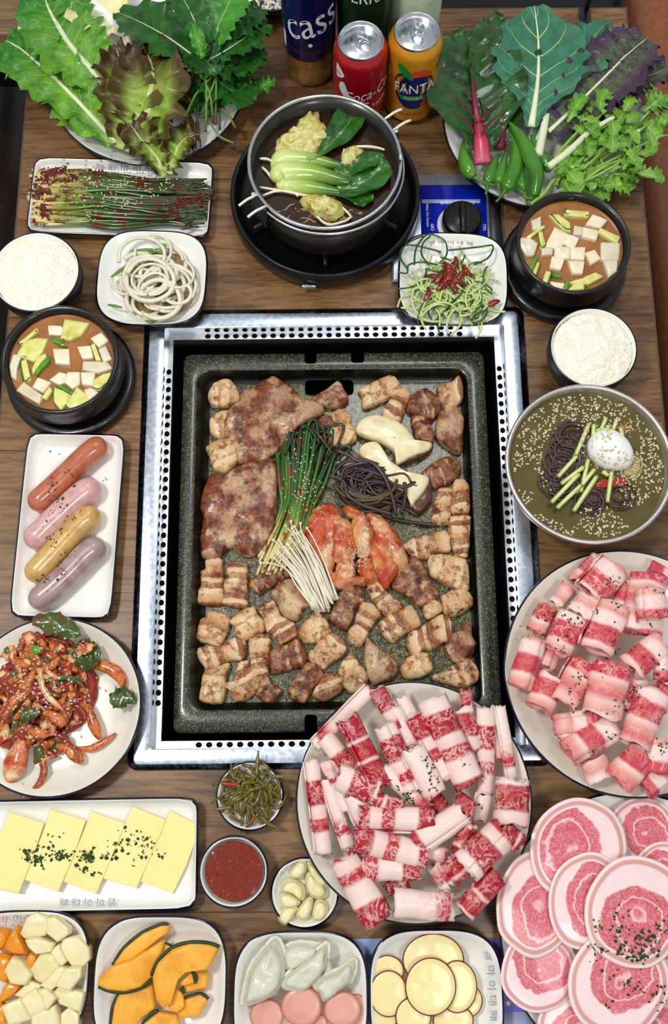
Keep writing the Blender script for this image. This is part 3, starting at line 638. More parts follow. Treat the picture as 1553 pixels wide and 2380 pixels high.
gm(NECK, 40, 'triangular pork piece under the black drain opening', 'N', [(723,925),(760,905),(785,885),(800,905),(809,930),(785,945),(760,944),(730,938)])
gm(FATTY, 20, 'squarish pale pork piece at the top of the pan right of the drain opening', 'C', [(260,670),(490,560),(560,630),(550,700),(400,760),(300,800),(290,700)])
gm(BELLY, 60, 'golden strip slanting down from the squarish pale pork piece', 'C', [(440,800),(580,645),(640,690),(600,800),(560,900),(440,870)])
gm(DARKM, 20, 'round brown pork piece in the top row, left of the corner piece', 'C', [(610,790),(660,690),(740,660),(820,710),(860,790),(790,890),(700,850),(620,820)])
gm(DARKM, -60, 'dark reddish pork piece above the tail of the upper king mushroom', 'C', [(640,850),(760,880),(800,970),(800,1050),(680,1040),(660,960)])
gm(BELLY, 10, 'wrinkled pork piece in the top right corner of the pan', 'C', [(830,640),(930,620),(985,565),(1015,660),(1010,740),(950,790),(860,790)])
gm(NECK, -60, 'long pinkish pork piece at the right wall under the corner piece', 'C', [(850,800),(940,770),(1020,870),(1010,1000),(1010,1090),(970,1120),(830,1020),(820,960)])
gm(FATTY, 0, 'little pork knob left of the upper king mushroom', 'C', [(70,830),(150,800),(205,860),(200,905),(150,900),(80,900)], h=.008)
gm(FATTY, -20, 'glossy two-lobed pork piece left of the upper king mushroom', 'C', [(10,960),(90,910),(150,885),(230,950),(240,1030),(140,1075),(40,1070)])
gm(DARKM, 40, 'small reddish pork piece at the right tip of the upper steak', 'D', [(1290,940),(1420,840),(1480,880),(1480,920),(1400,985),(1330,960)], h=.008)
gm(DARKM, 30, 'pork piece with white fold at the right wall above the belly strips', 'C', [(710,1270),(860,1160),(960,1160),(1000,1250),(960,1310),(840,1375),(790,1360)])
gm(FATTY, 10, 'browned pork cube in the top left corner of the pan', 'D', [(570,700),(620,620),(710,590),(770,640),(805,740),(720,785),(600,785)])
gm(FATTY, 30, 'pale pork lump at the left edge of the upper steak', 'D', [(580,890),(650,830),(720,820),(760,840),(730,940),(710,1000),(660,1025),(590,980)])
gm(FATTY, 120, 'golden fatty pork lump between the two big steaks at the left wall', 'D', [(555,1090),(640,1040),(740,1030),(790,1100),(780,1180),(700,1270),(610,1240),(590,1160)], h=.013)
meat(NECK, 40, 'large irregular grilled pork steak in the upper left of the pan', 'D', [(940,640),(1030,600),(1130,630),(1200,710),(1290,760),(1385,790),(1360,850),(1220,940),(1180,1010),(1050,1110),(980,1160),(900,1190),(800,1180),(770,1080),(710,1010),(690,920),(740,820),(810,760),(820,690),(890,690)], uvs=9, nm='pork_steak', h=.014, nz=.004, ns=60, dz=.002)
meat(NECK, 80, 'large dark seared pork steak in the middle left of the pan', 'N', [(490,1108),(525,1105),(600,1070),(635,1076),(637,1110),(638,1200),(632,1230),(625,1262),(600,1282),(575,1288),(555,1280),(538,1268),(520,1275),(515,1290),(498,1297),(475,1288),(470,1250),(478,1200),(470,1180),(480,1140)], uvs=9, nm='pork_steak', h=.014, nz=.004, ns=60, sub=3)
# king oyster mushroom slices
KM = M('king_mushroom_flesh', ['e8d49a', 'f6ebc2', 'e2c486'], 50, .38, .3, coat=.35, pos=[.3, .5, .68])
KC = M('mushroom_cap_brown', ['3a2015', '6b4026'], 90, .4, .4, coat=.3)
for lab, body, capp in (('curved king oyster mushroom slice, upper of the two, with its cap at lower right', [(240,950),(270,890),(360,855),(470,870),(570,920),(640,990),(700,1070),(790,1060),(770,1110),(640,1160),(570,1200),(530,1200),(520,1120),(420,1050),(330,1020),(260,990)], [(560,1195),(640,1150),(720,1100),(795,1065),(790,1100),(700,1165),(620,1190),(570,1212)]),
  ('straight king oyster mushroom slice, lower of the two, with dark brown cap', [(260,1110),(300,1060),(380,1045),(430,1100),(470,1170),(560,1240),(660,1290),(770,1310),(740,1400),(680,1470),(640,1515),(610,1420),(500,1370),(440,1280),(360,1190),(290,1165)], [(640,1500),(690,1440),(750,1360),(775,1300),(795,1400),(790,1470),(720,1550),(660,1550)])):
    t = mk('king_oyster_mushroom', blob(QL('C', body, ZM+.012), .013, .2, .0008, 90, 4, z=ZM+.004, edge=.07), KM, None, lab, 'mushroom', 'king mushroom slices on the pan')
    mk('cap', blob(QL('C', capp, ZM+.010), .011, .1, .0008, 90, 4, z=ZM+.001), KC, t)
# chives bundle
STALK = m_along('seasoned_green_onion', [(0, 'e9dca6'), (.16, 'cfc26c'), (.3, '5c8a26'), (.55, '245c14'), (.85, '15380e'), (1, '102a0c')], '8c1e0a', .58, sc=70)
GST = 'green onion stalks grilled in the middle of the pan'
for i in range(52):
    a = i/51; x0 = 590+a*115+random.uniform(-8, 8); y0 = 1325-abs(a-.2)*60+random.uniform(-25, 25); x0 = x0 if i > 5 else 588+i*9
    x1 = 645+a*140+random.uniform(-10, 10); y1 = 1040-60*sin(a*pi)*.8+random.uniform(-10, 20); xm = 655+a*70; ym = 1180+random.uniform(-20, 20)
    z = ZM+.004+.012*sin(a*pi)+random.uniform(-.002, .003)
    P = [W(x0, y0, z), W((x0+xm)/2+4, (y0+ym)/2, z+.001), W(xm, ym, z+.003), W((xm+x1)/2+random.uniform(-6, 6), (ym+y1)/2, z+.003), W(x1, y1, z)]
    if i % 3 == 0: P += [W(x1+random.uniform(5, 45), y1-12+random.uniform(-8, 15), z+.003), W(x1+random.uniform(-20, 60), y1+random.uniform(25, 50), z+.004)]
    mk('green_onion_stalk', tube(P, [.0018, .0021, .0024, .0022, .0014], 6, 4, .8), STALK, None, 'seasoned green onion stalk in the bundle on the grill pan', 'green onion', GST)
# bracken and dark stems
BRK = [M('bracken_purple', ['2e1a20', '4a3236'], 90, .35, .3, coat=.3), M('bracken_olive', ['3e3218', '66542e'], 90, .4, .3, coat=.3)]
GB = 'bracken stems piled on the grill pan'
cx, cy = 868, 1128
for i in range(40):
    th = random.uniform(0, 6.28); k = random.uniform(.9, 2.4); r0 = random.uniform(22, 62); z = ZM+.005+random.uniform(0, .016)
    P = []
    ox = random.uniform(-22, 22); oy = random.uniform(-14, 16)
    if i % 4 == 0:
        a0 = random.uniform(-.2, .9); P = [W(cx-95+random.uniform(0, 30)+a*170, cy-30+random.uniform(-18, 18)+a*100*(a0+.3), z) for a in (0, .3, .6, .85, 1)]
    else:
        for s in range(7): a = th+k*s/3; P.append(W(cx+ox+cos(a)*r0*1.25, cy+oy+sin(a)*r0*.8, z+.002*sin(a*2)))
    mk('bracken', tube(P, random.choice((.0012, .0016, .002)), 6, 4, .9, .2), BRK[i % 2], None, 'dark cooked bracken stem in the tangle left of the lower king mushroom', 'vegetable', GB)
for pts in ([(60,1300),(150,1200),(250,1180),(340,1190),(420,1260),(470,1350),(510,1470),(530,1570)], [(40,1290),(150,1330),(180,1430),(280,1500),(400,1540),(500,1570)], [(130,1330),(160,1240),(280,1200),(330,1200)], [(590,1340),(600,1400),(590,1480),(570,1560)], [(100,1110),(200,1150),(260,1190),(330,1200)], [(400, 1560), (500, 1600), (620, 1625), (760, 1640), (830, 1650)]):
    mk('bracken', tube(QL('C', pts, ZM+.022 if pts[-1][0] < 800 else ZM+.004), .0023, 7, 4, .9, .15), BRK[0], None, 'thick purple bracken stem looping over the tangle by the lower king mushroom', 'vegetable', 'thick purple bracken stems')
# kimchi on the grill
KIM = m_bands('grilled_kimchi', [(0, 'e2a868'), (.2, 'eed2a0'), (.35, 'dc8a4a'), (.5, 'c0501c'), (.6, 'e0a066'), (.8, 'f0dcb0'), (1, 'e2a868')], .5, 1.5, 'c43a10', ms=40, mar=(.42, .55), sear=('9c2408', 'c85020'), se=(.52, .6), ss=36, coat=.25, rough=.4, bs=1, bd=.003)
for k, (lab, pts, z, ax) in enumerate((('kimchi leaf at the left of the kimchi fan', [(-190,180),(-120,-10),(-30,-70),(60,-60),(120,60),(110,200),(60,400),(20,520),(-50,420),(-130,330)], .004, 70),
  ('dark red kimchi base at the bottom of the kimchi fan', [(20,560),(130,540),(300,580),(400,600),(330,650),(180,670),(80,690),(40,620)], .001, 0),
  ('pale kimchi leaf at the right edge of the kimchi fan', [(400,30),(470,10),(560,60),(650,160),(700,280),(745,400),(690,500),(660,490),(560,330),(430,130)], .003, -60),
  ('broad yellowish kimchi leaf right of the sesame patch', [(430,220),(500,210),(590,310),(650,440),(650,510),(600,590),(560,640),(490,600),(440,480),(410,330)], .006, -70),
  ('tall kimchi leaf at the top middle of the kimchi fan', [(260,40),(330,-10),(400,60),(430,190),(400,330),(340,380),(280,300),(250,150)], .009, 85),
  ('orange kimchi leaf left of the sesame patch', [(60,40),(150,50),(240,120),(260,280),(220,400),(120,420),(50,350),(70,200)], .008, 80),
  ('small orange kimchi stem piece at the lower left of the fan', [(110,440),(180,400),(250,440),(250,560),(190,600),(100,580)], .007, 90),
  ('small ridged kimchi stem piece at the lower middle of the fan', [(300,440),(380,400),(430,450),(480,590),(400,620),(320,560)], .006, 90),
  ('thin kimchi strip between the fan and the bracken', [(160,-80),(240,-90),(330,-30),(300,10),(200,0)], .006, 10))):
    mk('kimchi_leaf', blob(QL('B', pts, ZM+z+.006), .010, .5, .0035, 85, 5, radians(ax+90), uvs=16, z=ZM+z, edge=.16, grow=1.25, sharp=.25), KIM, None, lab, 'kimchi', 'kimchi leaves on the grill pan')
# enoki
ENO = M('enoki_white', ['e6dcc0', 'f8f2e0'], 60, .45, .1, sss=.0); 
for i in range(44):
    a = random.random(); b = random.random()
    ex, ey = 1240+a*230+b*20, 930-a*20-60*b; ex = 1230+a*260; ey = 960-a*110*(a > .7)-b*40
    sx, sy = 860+a*330+random.uniform(-30, 30), 400-a*330+random.uniform(-40, 60)
    if a > .6: sx, sy = 1020+(a-.6)*400, 140+random.uniform(-60, 120)
    z = ZM+.012+.010*b; mx, my = (sx*.5+ex*.5)+random.uniform(-15, 15)+30, (sy+ey)/2-30
    P = [Q('A', sx, sy, z+.004), Q('A', sx*.75+mx*.25+20, sy*.7+my*.3, z+.003), Q('A', mx, my, z+.002), Q('A', ex, ey, z-.004)]
    if i < 6: P = QL('A', ([(715,465),(850,480),(980,540),(1080,700),(1250,920)], [(840,235),(920,310),(1050,480),(1300,930)], [(965,95),(1060,210),(1180,400),(1400,900)], [(1115,70),(1130,180),(1220,350),(1440,880)], [(900,235),(960,330),(1150,600),(1350,940)], [(1020,50),(1060,210),(1200,420),(1420,860)])[i], z+.006)
    t = mk('enoki_mushroom', tube(P, [.0009, .0009, .0011, .0016], 6, 4), ENO, None, 'thin white enoki stem with a tiny cap in the bundle left of the kimchi', 'mushroom', 'enoki mushrooms on the grill pan')
    p = P[0]; mk('cap', lathe((p.x, p.y, p.z-.0005), [(.0004, -.0008), (.0019, 0), (.0019, .0009), (.0011, .0017), (.0002, .002)], 10, True, True), ENO, t)
SES = M('sesame_seed', ['d8c08a', 'f6eaca'], 300, .45, 0)
HERB = M('dried_parsley', ['16300c', '365a1c'], 300, .7, 0)
dp = Drop()
pts = [W(random.gauss(700, 26), random.gauss(1110, 45), 0) for _ in range(110)]
mk('sesame_seeds', seeds(dp(pts)), SES, None, 'sesame seeds sprinkled on the green onions in the grill pan', 'seeds', kind='stuff')
pts = [Q('B', random.gauss(290, 42), random.gauss(330, 60), 0) for _ in range(100)]
mk('sesame_seeds', seeds(dp(pts)), SES, None, 'sesame seeds sprinkled on the kimchi in the grill pan', 'seeds', kind='stuff')
# ---------------- portable stove, pot ----------------
sc_ = Vector((W(756, 470, .03).x, W(756, 455, .03).y, 0)); a = W(534, 470, .032); b = W(978, 470, .032); SR = (b.x-a.x)/2; SX = (a.x+b.x)/2
ty = W(756, 668, .010).y; SCY = ty+SR
st = thing('portable_stove', (SX, SCY, 0), 'black portable gas stove with round drip tray and blue panel under the soup pot', 'stove')
mk('drip_tray', lathe((SX, SCY, .002), [(SR-.012, 0), (SR-.003, .002), (SR, .010), (SR, .028), (SR-.0015, .0315), (SR-.004, .032), (SR-.007, .030), (SR-.010, .022), (SR-.016, .018), (.07, .014), (.03, .012)], 80, True, True), BLACK, st)
hd = mk('burner_head', lathe((SX, SCY, .012), [(.034, 0), (.034, .016), (.028, .02), (.012, .021), (.010, .017), (.0, .017)], 32), BLKM, st)
for k in range(6):
    th = radians(30+60*k); c0 = Vector((SX+cos(th)*.066, SCY+sin(th)*.066, .02))
    mk('pan_support', box((c0.x, c0.y, .017), .072, .005, .018, th, .001), BLKM, st)
mk('tray_latch', box((W(718, 672, .02).x, SCY-SR-.001, .010), .018, .004, .007, 0, .001), STEELP, st)
# control panel
pa = [W(x, y, .012) for x, y in ((975, 392), (1160, 400), (1168, 545), (975, 560))]
px0, px1, py0, py1 = W(965, 480, .02).x, W(1172, 480, .02).x, W(1060, 640, .02).y, W(1060, 388, .02).y
mk('panel_body', boxw(px0-.03, px1, py0, py1, .002, .0090, .003), M('pale_steel', ['a9b4c2', 'c4ccd6'], 60, .25, .05, metal=.8), st)
BLUE = M('blue_label', ['0b1a9a', '1530c8'], 6, .25, 0, coat=.4)
lx0, lx1, ly1 = W(980, 480, .021).x, W(1135, 480, .021).x, W(1060, 416, .021).y
mk('blue_label', boxw(lx0, lx1, py0+.01, ly1, .0090, .0096), BLUE, st)
mk('dark_strip', boxw(lx0+.002, lx0+.076, W(1060, 459, .021).y, W(1060, 450, .021).y, .0096, .0098), M('pale_blue_print', 'aab4dd', rough=.4), st)
mk('side_rail', boxw(lx1+.003, px1-.002, py0+.004, py1-.003, .0088, .0100, .001), BLACK, st)
kc = W(1072, 518, .012); mk('knob_plate', lathe((kc.x-.004, kc.y-.001, .0097), [(.026, 0), (.026, .0006), (.0, .0006)], 40, cap1=True), M('white_print', 'dfe3ee', rough=.4), st)
kn = mk('control_knob', lathe((kc.x, kc.y, .0100), [(.025, 0), (.0245, .012), (.022, .015), (.0, .015)], 40, True), BLACK, st)
mk('grip', box((kc.x, kc.y-.004, .0245), .008, .040, .007, 0, .002), BLACK, kn)
PRW = M('white_lettering', 'e8ecf6', rough=.5)
def text(body, p, size, mat, parent, rz=0, nm='lettering', ext_=.0001, shear=0, sx=1.0, ax='CENTER'):
    cu = bpy.data.curves.new('t', 'FONT'); cu.body = body; cu.size = size; cu.extrude = ext_; cu.align_x = ax; cu.align_y = 'CENTER'; cu.shear = shear; cu.resolution_u = 3
    o = bpy.data.objects.new('t', cu); COL.objects.link(o); bpy.context.view_layer.update()
    me = bpy.data.meshes.new_from_object(o.evaluated_get(bpy.context.evaluated_depsgraph_get()))
    V = [v.co.copy() for v in me.vertices]; F = [tuple(q.vertices) for q in me.polygons]
    bpy.data.objects.remove(o); bpy.data.meshes.remove(me)
    if not V: return None
    if p is None: return V, F
    G = [(p[0]+(v.x*sx)*cos(rz)-v.y*sin(rz), p[1]+(v.x*sx)*sin(rz)+v.y*cos(rz), p[2]+v.z) for v in V]
    return mk(nm, (G, F), mat, parent, smooth=False)
text('• 소화안전장치부착', W(1068, 470, .0098), .0062, PRW, st, pi)
text('OFF', W(1006, 528, .0098), .0058, PRW, st, pi/2); text('ON', W(1126, 528, .0098), .0058, PRW, st, -pi/2)
text('Safety Gas System', W(994, 500, .0098), .0045, PRW, st, -pi/2)
# pot
PC = Vector((-.0085, .7076, 0)); PR = .0880; PZ = .034
POTG = M('grey_pot_enamel', ['1c1b18', '2e2c27'], 60, .32, .1, coat=.3)
pot = thing('soup_pot', (PC.x, PC.y, PZ), 'dark grey round soup pot with a steel wire rim on the portable stove', 'pot')
mk('pot_body', lathe((PC.x, PC.y, PZ), [(.0, 0), (PR-.022, .0), (PR-.012, .004), (PR-.005, .016), (PR-.001, .05), (PR, .074), (PR-.0015, .075), (PR-.003, .05), (PR-.008, .012), (PR-.02, .004), (.0, .004)], 72), POTG, pot)
C_ = [(PC.x+PR*cos(2*pi*k/72), PC.y+PR*sin(2*pi*k/72), PZ+.0755) for k in range(73)]
mk('steel_rim', tube(C_, .0021, 8, 1), STEELP, pot)
C_ = [(PC.x+(PR+.004)*cos(a_), PC.y+(PR+.004)*sin(a_), PZ+.066+.006*sin((a_-2.5)*1.0)) for a_ in [radians(215+i*(395-215)/36) for i in range(37)]]
mk('wire_handle', tube(C_, .0016, 8, 1), STEELP, pot)
for th in (215, 33):
    t_ = radians(th); c, s = cos(t_), sin(t_)
    bk = mk('handle_bracket', box((PC.x+(PR+.004)*c, PC.y+(PR+.004)*s, PZ+.042), .006, .030, .034, t_, .002), BLKM, pot)
    for q in (-.009, .009):
        p0 = Vector((PC.x+PR*c-q*s, PC.y+PR*s+q*c, PZ+.074)); mk('wire_prong', tube([p0, p0+Vector((c*.014, s*.014, .003)), p0+Vector((c*.026, s*.026, .001))], .0016, 8, 3), PRW if 0 else M('prong_tip_silicone', 'e9e4cc', rough=.4), bk)
    mk('rivet', lathe((PC.x+(PR+.004)*c+.012*s, PC.y+(PR+.004)*s-.012*c, PZ+.075), [(.003, 0), (.003, .001), (.0015, .0022), (.0, .0024)], 12), STEELP, bk)
def m_broth(nm, c, rough=.04, bump=.1, coat=1, al=1, tr=0):
    s = NT(nm); return s.fin(s.ramp(s.noise(30, 3, rnd=False), [(.3, c[0]), (.7, c[1])]), rough, s.noise(70, 2, rnd=False), bump, .001, coat=coat, spec=.6, cr_=.03, alpha=al, trans=tr)
BZ = PZ+.050
def disc(c, r, z, n=64, wob=0): 
    RV = [[(c[0]+k*r*cos(2*pi*j/n), c[1]+k*r*sin(2*pi*j/n), z) for j in range(n)] for k in (1, .7, .4, .1)]
    return rings(RV, True, False, True)
mk('clear_broth', disc(PC, PR-.0025, BZ), m_broth('soy_broth', ('2a1708', '3a2410'), .03, .12, al=.80), None, 'clear brown broth filling the soup pot', 'broth')
GPV = []
def pt(fr, pts, z): return QL(fr, pts, z)
NAPA = M('cooked_napa', ['9a6c20', 'ccb860', 'dede90', 'b08c34'], 60, .35, 1, bd=.004, coat=.5)
for lab, pts, z in (('ragged piece of napa cabbage at the back of the soup pot', [(390,430),(430,380),(520,330),(590,250),(650,210),(710,200),(730,270),(790,340),(810,400),(740,470),(690,520),(580,520),(470,500),(400,480)], 0),
  ('napa cabbage piece in the soup pot between the two bok choy leaves', [(880,580),(900,500),(960,470),(1040,490),(1120,540),(1060,580),(960,610)], 0),
  ('crumpled yellow napa cabbage piece at the front of the soup pot', [(575,880),(620,840),(740,850),(860,870),(910,940),(860,1010),(760,1010),(670,980),(600,920)], .001)):
    mk('napa_cabbage', blob(pt('P', pts, BZ), .009, .4, .007, 110, 4, z=BZ-.003+z, edge=.2), NAPA, None, lab, 'vegetable')
BOKW = m_along('bok_choy_stem', [(0, 'cfe07e'), (.25, 'd8e88e'), (.55, '9cb84a'), (.8, '4c7a22'), (1, '2c5a16')], rough=.25, coat=.6, noisew=.15)
bok = thing('bok_choy', W(760, 400, BZ), 'whole pale green bok choy floating in the soup pot', 'vegetable')
def bokst(pts, z, rad): return mk('bulb_stem', tube(pt('P', pts, z), rad, 12, 5, .75), BOKW, bok)
bokst([(385,640),(430,560),(560,550),(700,560),(830,590),(900,600)], BZ+.001, [.004, .013, .011, .008, .006, .004])
bokst([(395,720),(430,660),(560,650),(700,660),(850,700),(960,720)], BZ+.005, [.005, .015, .014, .010, .008, .004])
bokst([(400,760),(470,740),(600,760),(750,780),(900,800)], BZ+.001, [.004, .010, .010, .008, .004])
bokst([(420,600),(440,560),(520,540),(650,550),(740,540)], BZ+.004, [.003, .007, .006, .005, .003])
mk('leaf_blade', leaf(pt('P', [(700,540),(800,440),(900,330),(960,240),(990,160)], BZ+.004), [.006, .018, .034, .040, .036, .010], .3, .002, 10), LBOK, bok)
mk('leaf_blade', leaf(pt('P', [(830,640),(930,650),(1010,610),(1100,560),(1200,510)], BZ+.008), [.006, .014, .020, .022, .006], .3, .003, 10), LBOK, bok)
mk('leaf_blade', leaf(pt('P', [(850,760),(960,770),(1080,700),(1180,620),(1240,580)], BZ+.005), [.008, .030, .042, .040, .012], .25, .003, 12), LBOK, bok)
mk('leaf_blade', leaf(pt('P', [(840,800),(950,820),(1050,840),(1130,840)], BZ+.003), [.006, .018, .026, .008], .2, .002, 10), LBOK, bok)
NOOD = M('glass_noodle', ['9a7440', 'c49a60'], 90, .3, .1, coat=.5)
for i in range(26):
    x = random.uniform(400, 1000); y = random.uniform(880, 1020); P = []
    a_ = random.uniform(-.6, .6); dx = 0
    for k in range(6): P.append(Q('P', min(max(x+(k-2.5)*38*cos(a_), 330), 1040), y+(k-2.5)*30*sin(a_)+random.uniform(-22, 22), BZ-.001+random.uniform(-.001, .001)))
    mk('noodle', tube(P, .0010, 5, 4), NOOD, None, 'thin brown noodle in the broth at the front of the soup pot', 'noodle', 'noodles in the soup pot')
for pts in ([(270,760),(420,785),(600,820),(780,860),(900,920),(960,985)], [(290,825),(400,790),(520,800),(560,830)], [(990,455),(1080,455),(1160,465),(1210,480)], [(290,610),(330,650),(360,700)], [(270,545),(330,550),(370,570)], [(680,960),(780,1040),(900,1020),(960,985)]):
    mk('enoki_strand', tube(pt('P', pts, BZ+.004), [.0012, .0018, .0016, .0012], 6, 5), ENO, None, 'long white enoki strand floating in the soup pot', 'mushroom', 'enoki strands in the soup pot')
# ---------------- stone bowls of stew ----------------
STEW = m_broth('soybean_stew_broth', ('8a4e1e', 'b4763a'), .06, .15)
TOFU = M('tofu', ['f0dcb4', 'f8ecd0', 'e2bd84'], 50, .4, .15, pos=[.3, .5, .75], coat=.2, sss=.0)
ZUC = M('zucchini_flesh', ['d0cc58', 'e6e48e', 'c6c050'], 60, .35, .2, coat=.4); ZSK = M('zucchini_skin', ['2f5a12', '4a8020'], 80, .35, .2, coat=.4)
RAD = M('radish_chunk', ['d6c8a4', 'ece4cc'], 50, .3, .15, coat=.5); GON = M('green_onion', ['3c7a16', '6fae30'], 80, .3, .2, coat=.4)
def stonebowl(c, r, lab, zrim=.060):
    t = thing('stone_bowl', (c.x, c.y, 0), lab, 'bowl')
    mk('saucer', lathe((c.x, c.y, 0), [(.0, .0), (r+.004, .0), (r+.009, .004), (r+.009, .012), (r+.004, .015), (r-.006, .012), (0, .010)], 64), STONE, t)
    mk('bowl_body', lathe((c.x, c.y, .012), [(.0, .0), (r-.018, .0), (r-.004, .008), (r+.002, .022), (r-.001, .034), (r-.001, .042), (r, .047), (r-.003, .049), (r-.0065, .045), (r-.009, .032), (r-.010, .012), (r-.03, .006), (0, .006)], 64), STONE, t)
    return t
def chunk(fr, kind, lab, pts, z, nm, cat, h=.006, **kw):
    t = mk(nm, blob(QL(fr, pts, z+h), h, .15, .0006, 90, 3, z=z-h*.35+random.uniform(0, .0015), edge=.04, side=1.0, sharp=.1, grow=1.12), {'t': TOFU, 'z': ZUC, 'r': RAD, 'g': GON}[kind], None, lab, cat, **kw)
    return t
s1 = Vector((-.3165, .4855, 0)); r1 = .0685; stonebowl(s1, r1, 'black stone bowl of soybean stew at the left edge below the white rice')
zb = .051
mk('stew_broth', disc(s1, r1-.0078, zb), STEW, None, 'orange brown stew broth in the left stone bowl', 'broth')
KD = {'t': ('tofu_cube', 'tofu'), 'z': ('zucchini_piece', 'zucchini'), 'r': ('radish_piece', 'radish'), 'g': ('green_onion_piece', 'green onion')}
def stew(fr, items, where):
    for kind, lab, pts in items:
        nm, cat = KD[kind]; o = chunk(fr, kind, lab+' in the '+where, pts, zb, nm, cat)
        if kind == 'z' and len(pts) >= 4:
            k = 0; P = QL(fr, pts[-2:]+pts[:1], zb+.0035)
            mk('green_skin', tube(P, .0013, 6, 3), ZSK, o)
stew('L1', [('t', 'tofu cube at the back', [(435,215),(560,220),(555,300),(440,290)]), ('z', 'large zucchini wedge with brown seed spot at the back', [(585,165),(790,200),(720,300),(630,340),(550,325)]),
 ('z', 'zucchini sliver at the upper left rim', [(160,370),(320,240),(335,265),(200,385)]), ('z', 'big yellow zucchini wedge at the left', [(150,475),(230,360),(330,330),(415,340),(370,450),(300,530),(200,490)]),
 ('g', 'green onion slice near the back', [(450,310),(500,330),(590,395),(560,400),(480,360)]), ('t', 'tofu cube left of centre under the glare', [(480,430),(610,430),(620,560),(500,550)]),
 ('t', 'tofu cube right of centre', [(700,410),(810,400),(835,500),(740,510)]), ('z', 'narrow zucchini stick right of the centre tofu', [(815,390),(850,380),(905,520),(860,525)]),
 ('r', 'translucent radish piece at the right rim', [(890,430),(950,400),(1000,510),(930,540)]), ('t', 'whitish cube at the upper right rim', [(820,330),(910,280),(970,350),(890,405)]),
 ('r', 'long white radish block right of centre', [(760,540),(960,550),(1000,600),(880,640),(750,610)]), ('z', 'speckled zucchini wedge at the right rim', [(830,780),(850,700),(930,650),(1000,640),(960,740),(900,790)]),
 ('t', 'tofu cube under the long radish block', [(730,640),(850,640),(830,750),(740,740)]), ('z', 'zucchini stick with skin left of centre', [(280,620),(330,510),(400,470),(410,500),(340,600),(300,640)]),
 ('g', 'green zucchini skin piece left of centre', [(310,620),(380,530),(440,500),(440,540),(370,610),(330,660)]), ('r', 'pale radish piece at the far left rim', [(85,580),(120,480),(180,500),(150,600),(140,700),(100,670)]),
 ('z', 'yellow zucchini stick near the far left rim', [(185,540),(230,520),(270,690),(215,715)]), ('r', 'long white radish block at the lower left', [(150,800),(210,730),(370,840),(340,915)]),
 ('t', 'tofu cube in the lower left', [(340,690),(450,730),(385,815),(295,770)]), ('z', 'big zucchini half moon at the bottom', [(490,780),(570,810),(640,850),(590,920),(545,975),(490,900)]),
 ('z', 'pale zucchini wedge at the lower right', [(590,930),(690,775),(760,830),(785,890),(680,950),(620,965)]), ('t', 'tofu cube at the lower right rim', [(760,800),(820,780),(880,820),(800,890)]),
 ('t', 'bright tofu cube just below the centre', [(610,640),(710,640),(710,740),(650,780),(590,730)]), ('t', 'orange tinted tofu cube in the middle', [(450,700),(530,640),(590,650),(600,720),(530,745)]),
 ('z', 'small zucchini chip at the bottom left', [(370,870),(440,770),(470,800),(420,880)]), ('g', 'small green onion slice by the bottom half moon', [(495,755),(560,750),(650,810),(640,835),(560,790)])], 'left stone bowl')
s2 = Vector((.2875, .634, 0)); r2_ = .0690; stonebowl(s2, r2_, 'black stone bowl of soybean stew at the right below the vegetable plate')
mk('stew_broth', disc(s2, r2_-.0078, zb), STEW, None, 'orange brown stew broth in the right stone bowl', 'broth')
